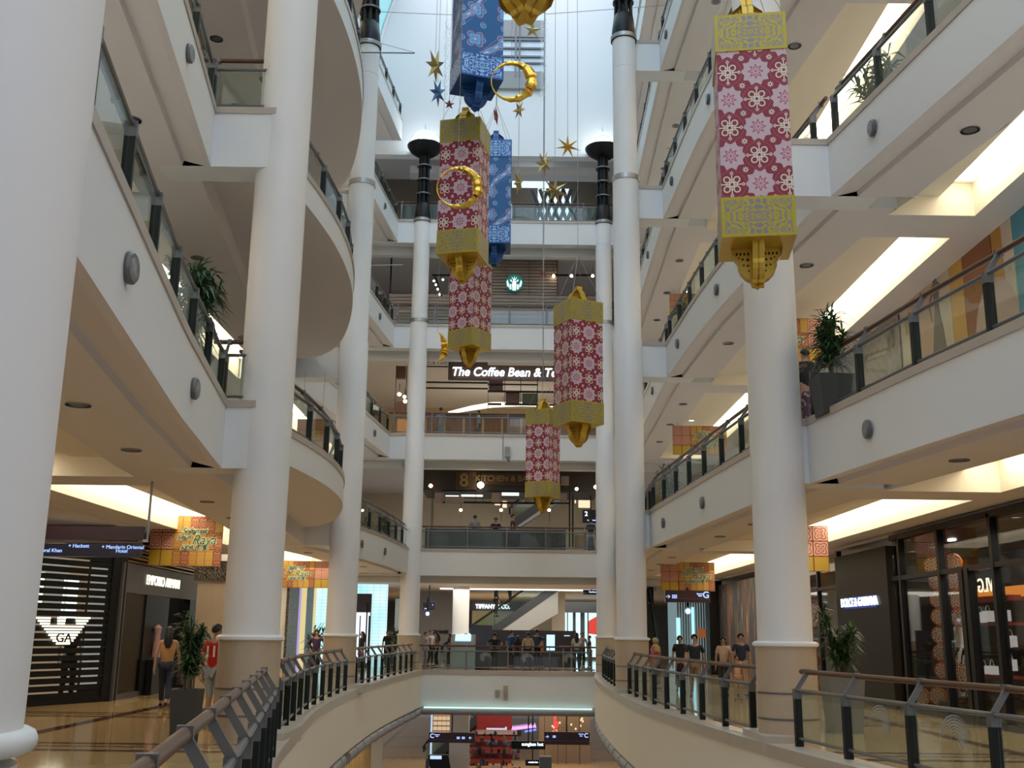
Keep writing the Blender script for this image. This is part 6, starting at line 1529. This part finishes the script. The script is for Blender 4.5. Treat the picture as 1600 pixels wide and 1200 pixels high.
# on the escalators
def on_px(px, pyfeet, Y): return at(px, pyfeet, Y)
person(on_px(775, 964, 58.1), E1+.3, 1.70, 'man in a black suit riding the far ground floor escalator', BK, BK, sleeves='long')
person(on_px(796, 947, 58.1), E1+.3, 1.70, 'person in a dark jacket higher up on the far ground floor escalator', (.05, .06, .09), BK, sleeves='long')
def stripes():
    m, nt, bb = mat_new('striped_cloth'); (x, y, z), v = coords(nt); nt.links.new(mixc(nt, (z.mod(.07)-.035).gt(0), (.02, .02, .03), (.4, .38, .38)), bb.inputs['Base Color']); return m
M['stripes'] = stripes()
P = Vector((6.95, 53.0, 3.0)); person(P, N_, 1.68, 'person in a striped shirt riding up the right escalator', 'stripes', BK)
# upper storeys
for px, Y, n, hh, f, lab, kw in (
    (738.5, 46.7, 1, 1.66, N_, 'dark haired guest in grey at the left of the three restaurant guests', dict(top=GR, legs=BK)),
    (772, 46.7, 1, 1.56, S_, 'middle guest in dark clothes behind the first upper bridge rail', dict(top=BK, legs=BK)),
    (799, 46.7, 1, 1.72, E1, 'brown haired guest in dark red nearest the restaurant escalator', dict(top=(.08, .03, .03), legs=BK)),
    (924, 47.4, 1, 1.62, N_, 'person in a dark blue dress under the lit figure 2 sign', dict(top=(.04, .06, .10), legs=(.04, .06, .10), skirt=True, female=True)),
    (679, 47.2, 2, 1.60, N_, 'person in a grey dress behind the second upper bridge rail at left', dict(top=GR, legs=GR, skirt=True, female=True)),
    (741, 47.2, 2, 1.48, W1, 'person in a pale blue top seated behind the second upper bridge rail', dict(top=(.35, .42, .46), legs=(.12, .16, .18))),
    (801, 47.6, 2, 2.0, S_, 'tall dark figure behind the coffee shop frames', dict(top=BK, legs=BK)) ):
    if hh > 1.9: continue
    person(pp_(px, Y, H*n), f, hh, lab, **kw)
def batik():
    m, nt, bb = mat_new('batik_cloth'); (x, y, z), v = coords(nt); f = noise(nt, v, 9, 2); nt.links.new(mixc(nt, ((f*22).sin()).gt(.3), (.05, .02, .05), (.32, .20, .22)), bb.inputs['Base Color']); return m
M['batik'] = batik()
person(Vector((at(1257, 600, 17.9).x+.12, 18.2, 5.0)), N_, 1.62, 'person in a batik dress at the upper railing beside the big right column', BK, 'batik', 'lean', 'short', skirt=True, female=True, sleeves='long')
# shop mannequins
def mannequin(loc, face, h, lab, top, legs, cap=False):
    r = person(loc, face, h, lab, top, legs, cat='mannequin', skincol='letterwhite', sleeves='none'); r.name = 'mannequin'
    for c in list(r.children):
        if c.name.startswith(('hair', 'eye', 'mouth')): bpy.data.objects.remove(c)
    if cap:
        z = 1.66*h/1.72; MB().lathe([(.10, 0), (.12, .05), (.06, .09), (.01, .1)], (0, .02, z), 16).build('cap', plain('navy_cap', (.02, .02, .05), .7), r); MB().box(-.07, .07, .09, .19, z, z+.015).build('cap_peak', 'black', r)
    return r
def vstripe():
    m, nt, bb = mat_new('vertical_stripes'); (x, y, z), v = coords(nt); nt.links.new(mixc(nt, (x.mod(.05)-.025).gt(0), (.02, .02, .02), (.6, .58, .55)), bb.inputs['Base Color']); return m
M['vstripe'] = vstripe()
u, z = fg2.hit(1494, 1020); P = fg2.p(u, 0); P.x = XG+.45; P.z = .35
mannequin(P, W1-.3, 1.86, 'shop mannequin in a white vest, striped trousers and dark cap in the right storefront', (.72, .66, .62), 'vstripe', True)
MB().box(-.4, .4, -.4, .4, 0, .33).build('plinth', 'black', None); pl_ = bpy.data.objects['plinth.001'] if 'plinth.001' in bpy.data.objects else bpy.data.objects['plinth']
pl_.location = (P.x, P.y, 0); tag(pl_, 'black plinth carrying the mannequin with striped trousers', 'plinth')
P = fw.p(fw.hit(126, 1040)[0], 0, -.35); mannequin(P, E1-.8, 1.75, 'black clothed mannequin behind the louvres right of the winged emblem', BK, BK)
P = fw.p(fw.hit(26, 1050)[0], 0, -.35); mannequin(P, E1-.8, 1.35, 'dark mannequin behind the louvres at the far left edge of the window', BK, BK)
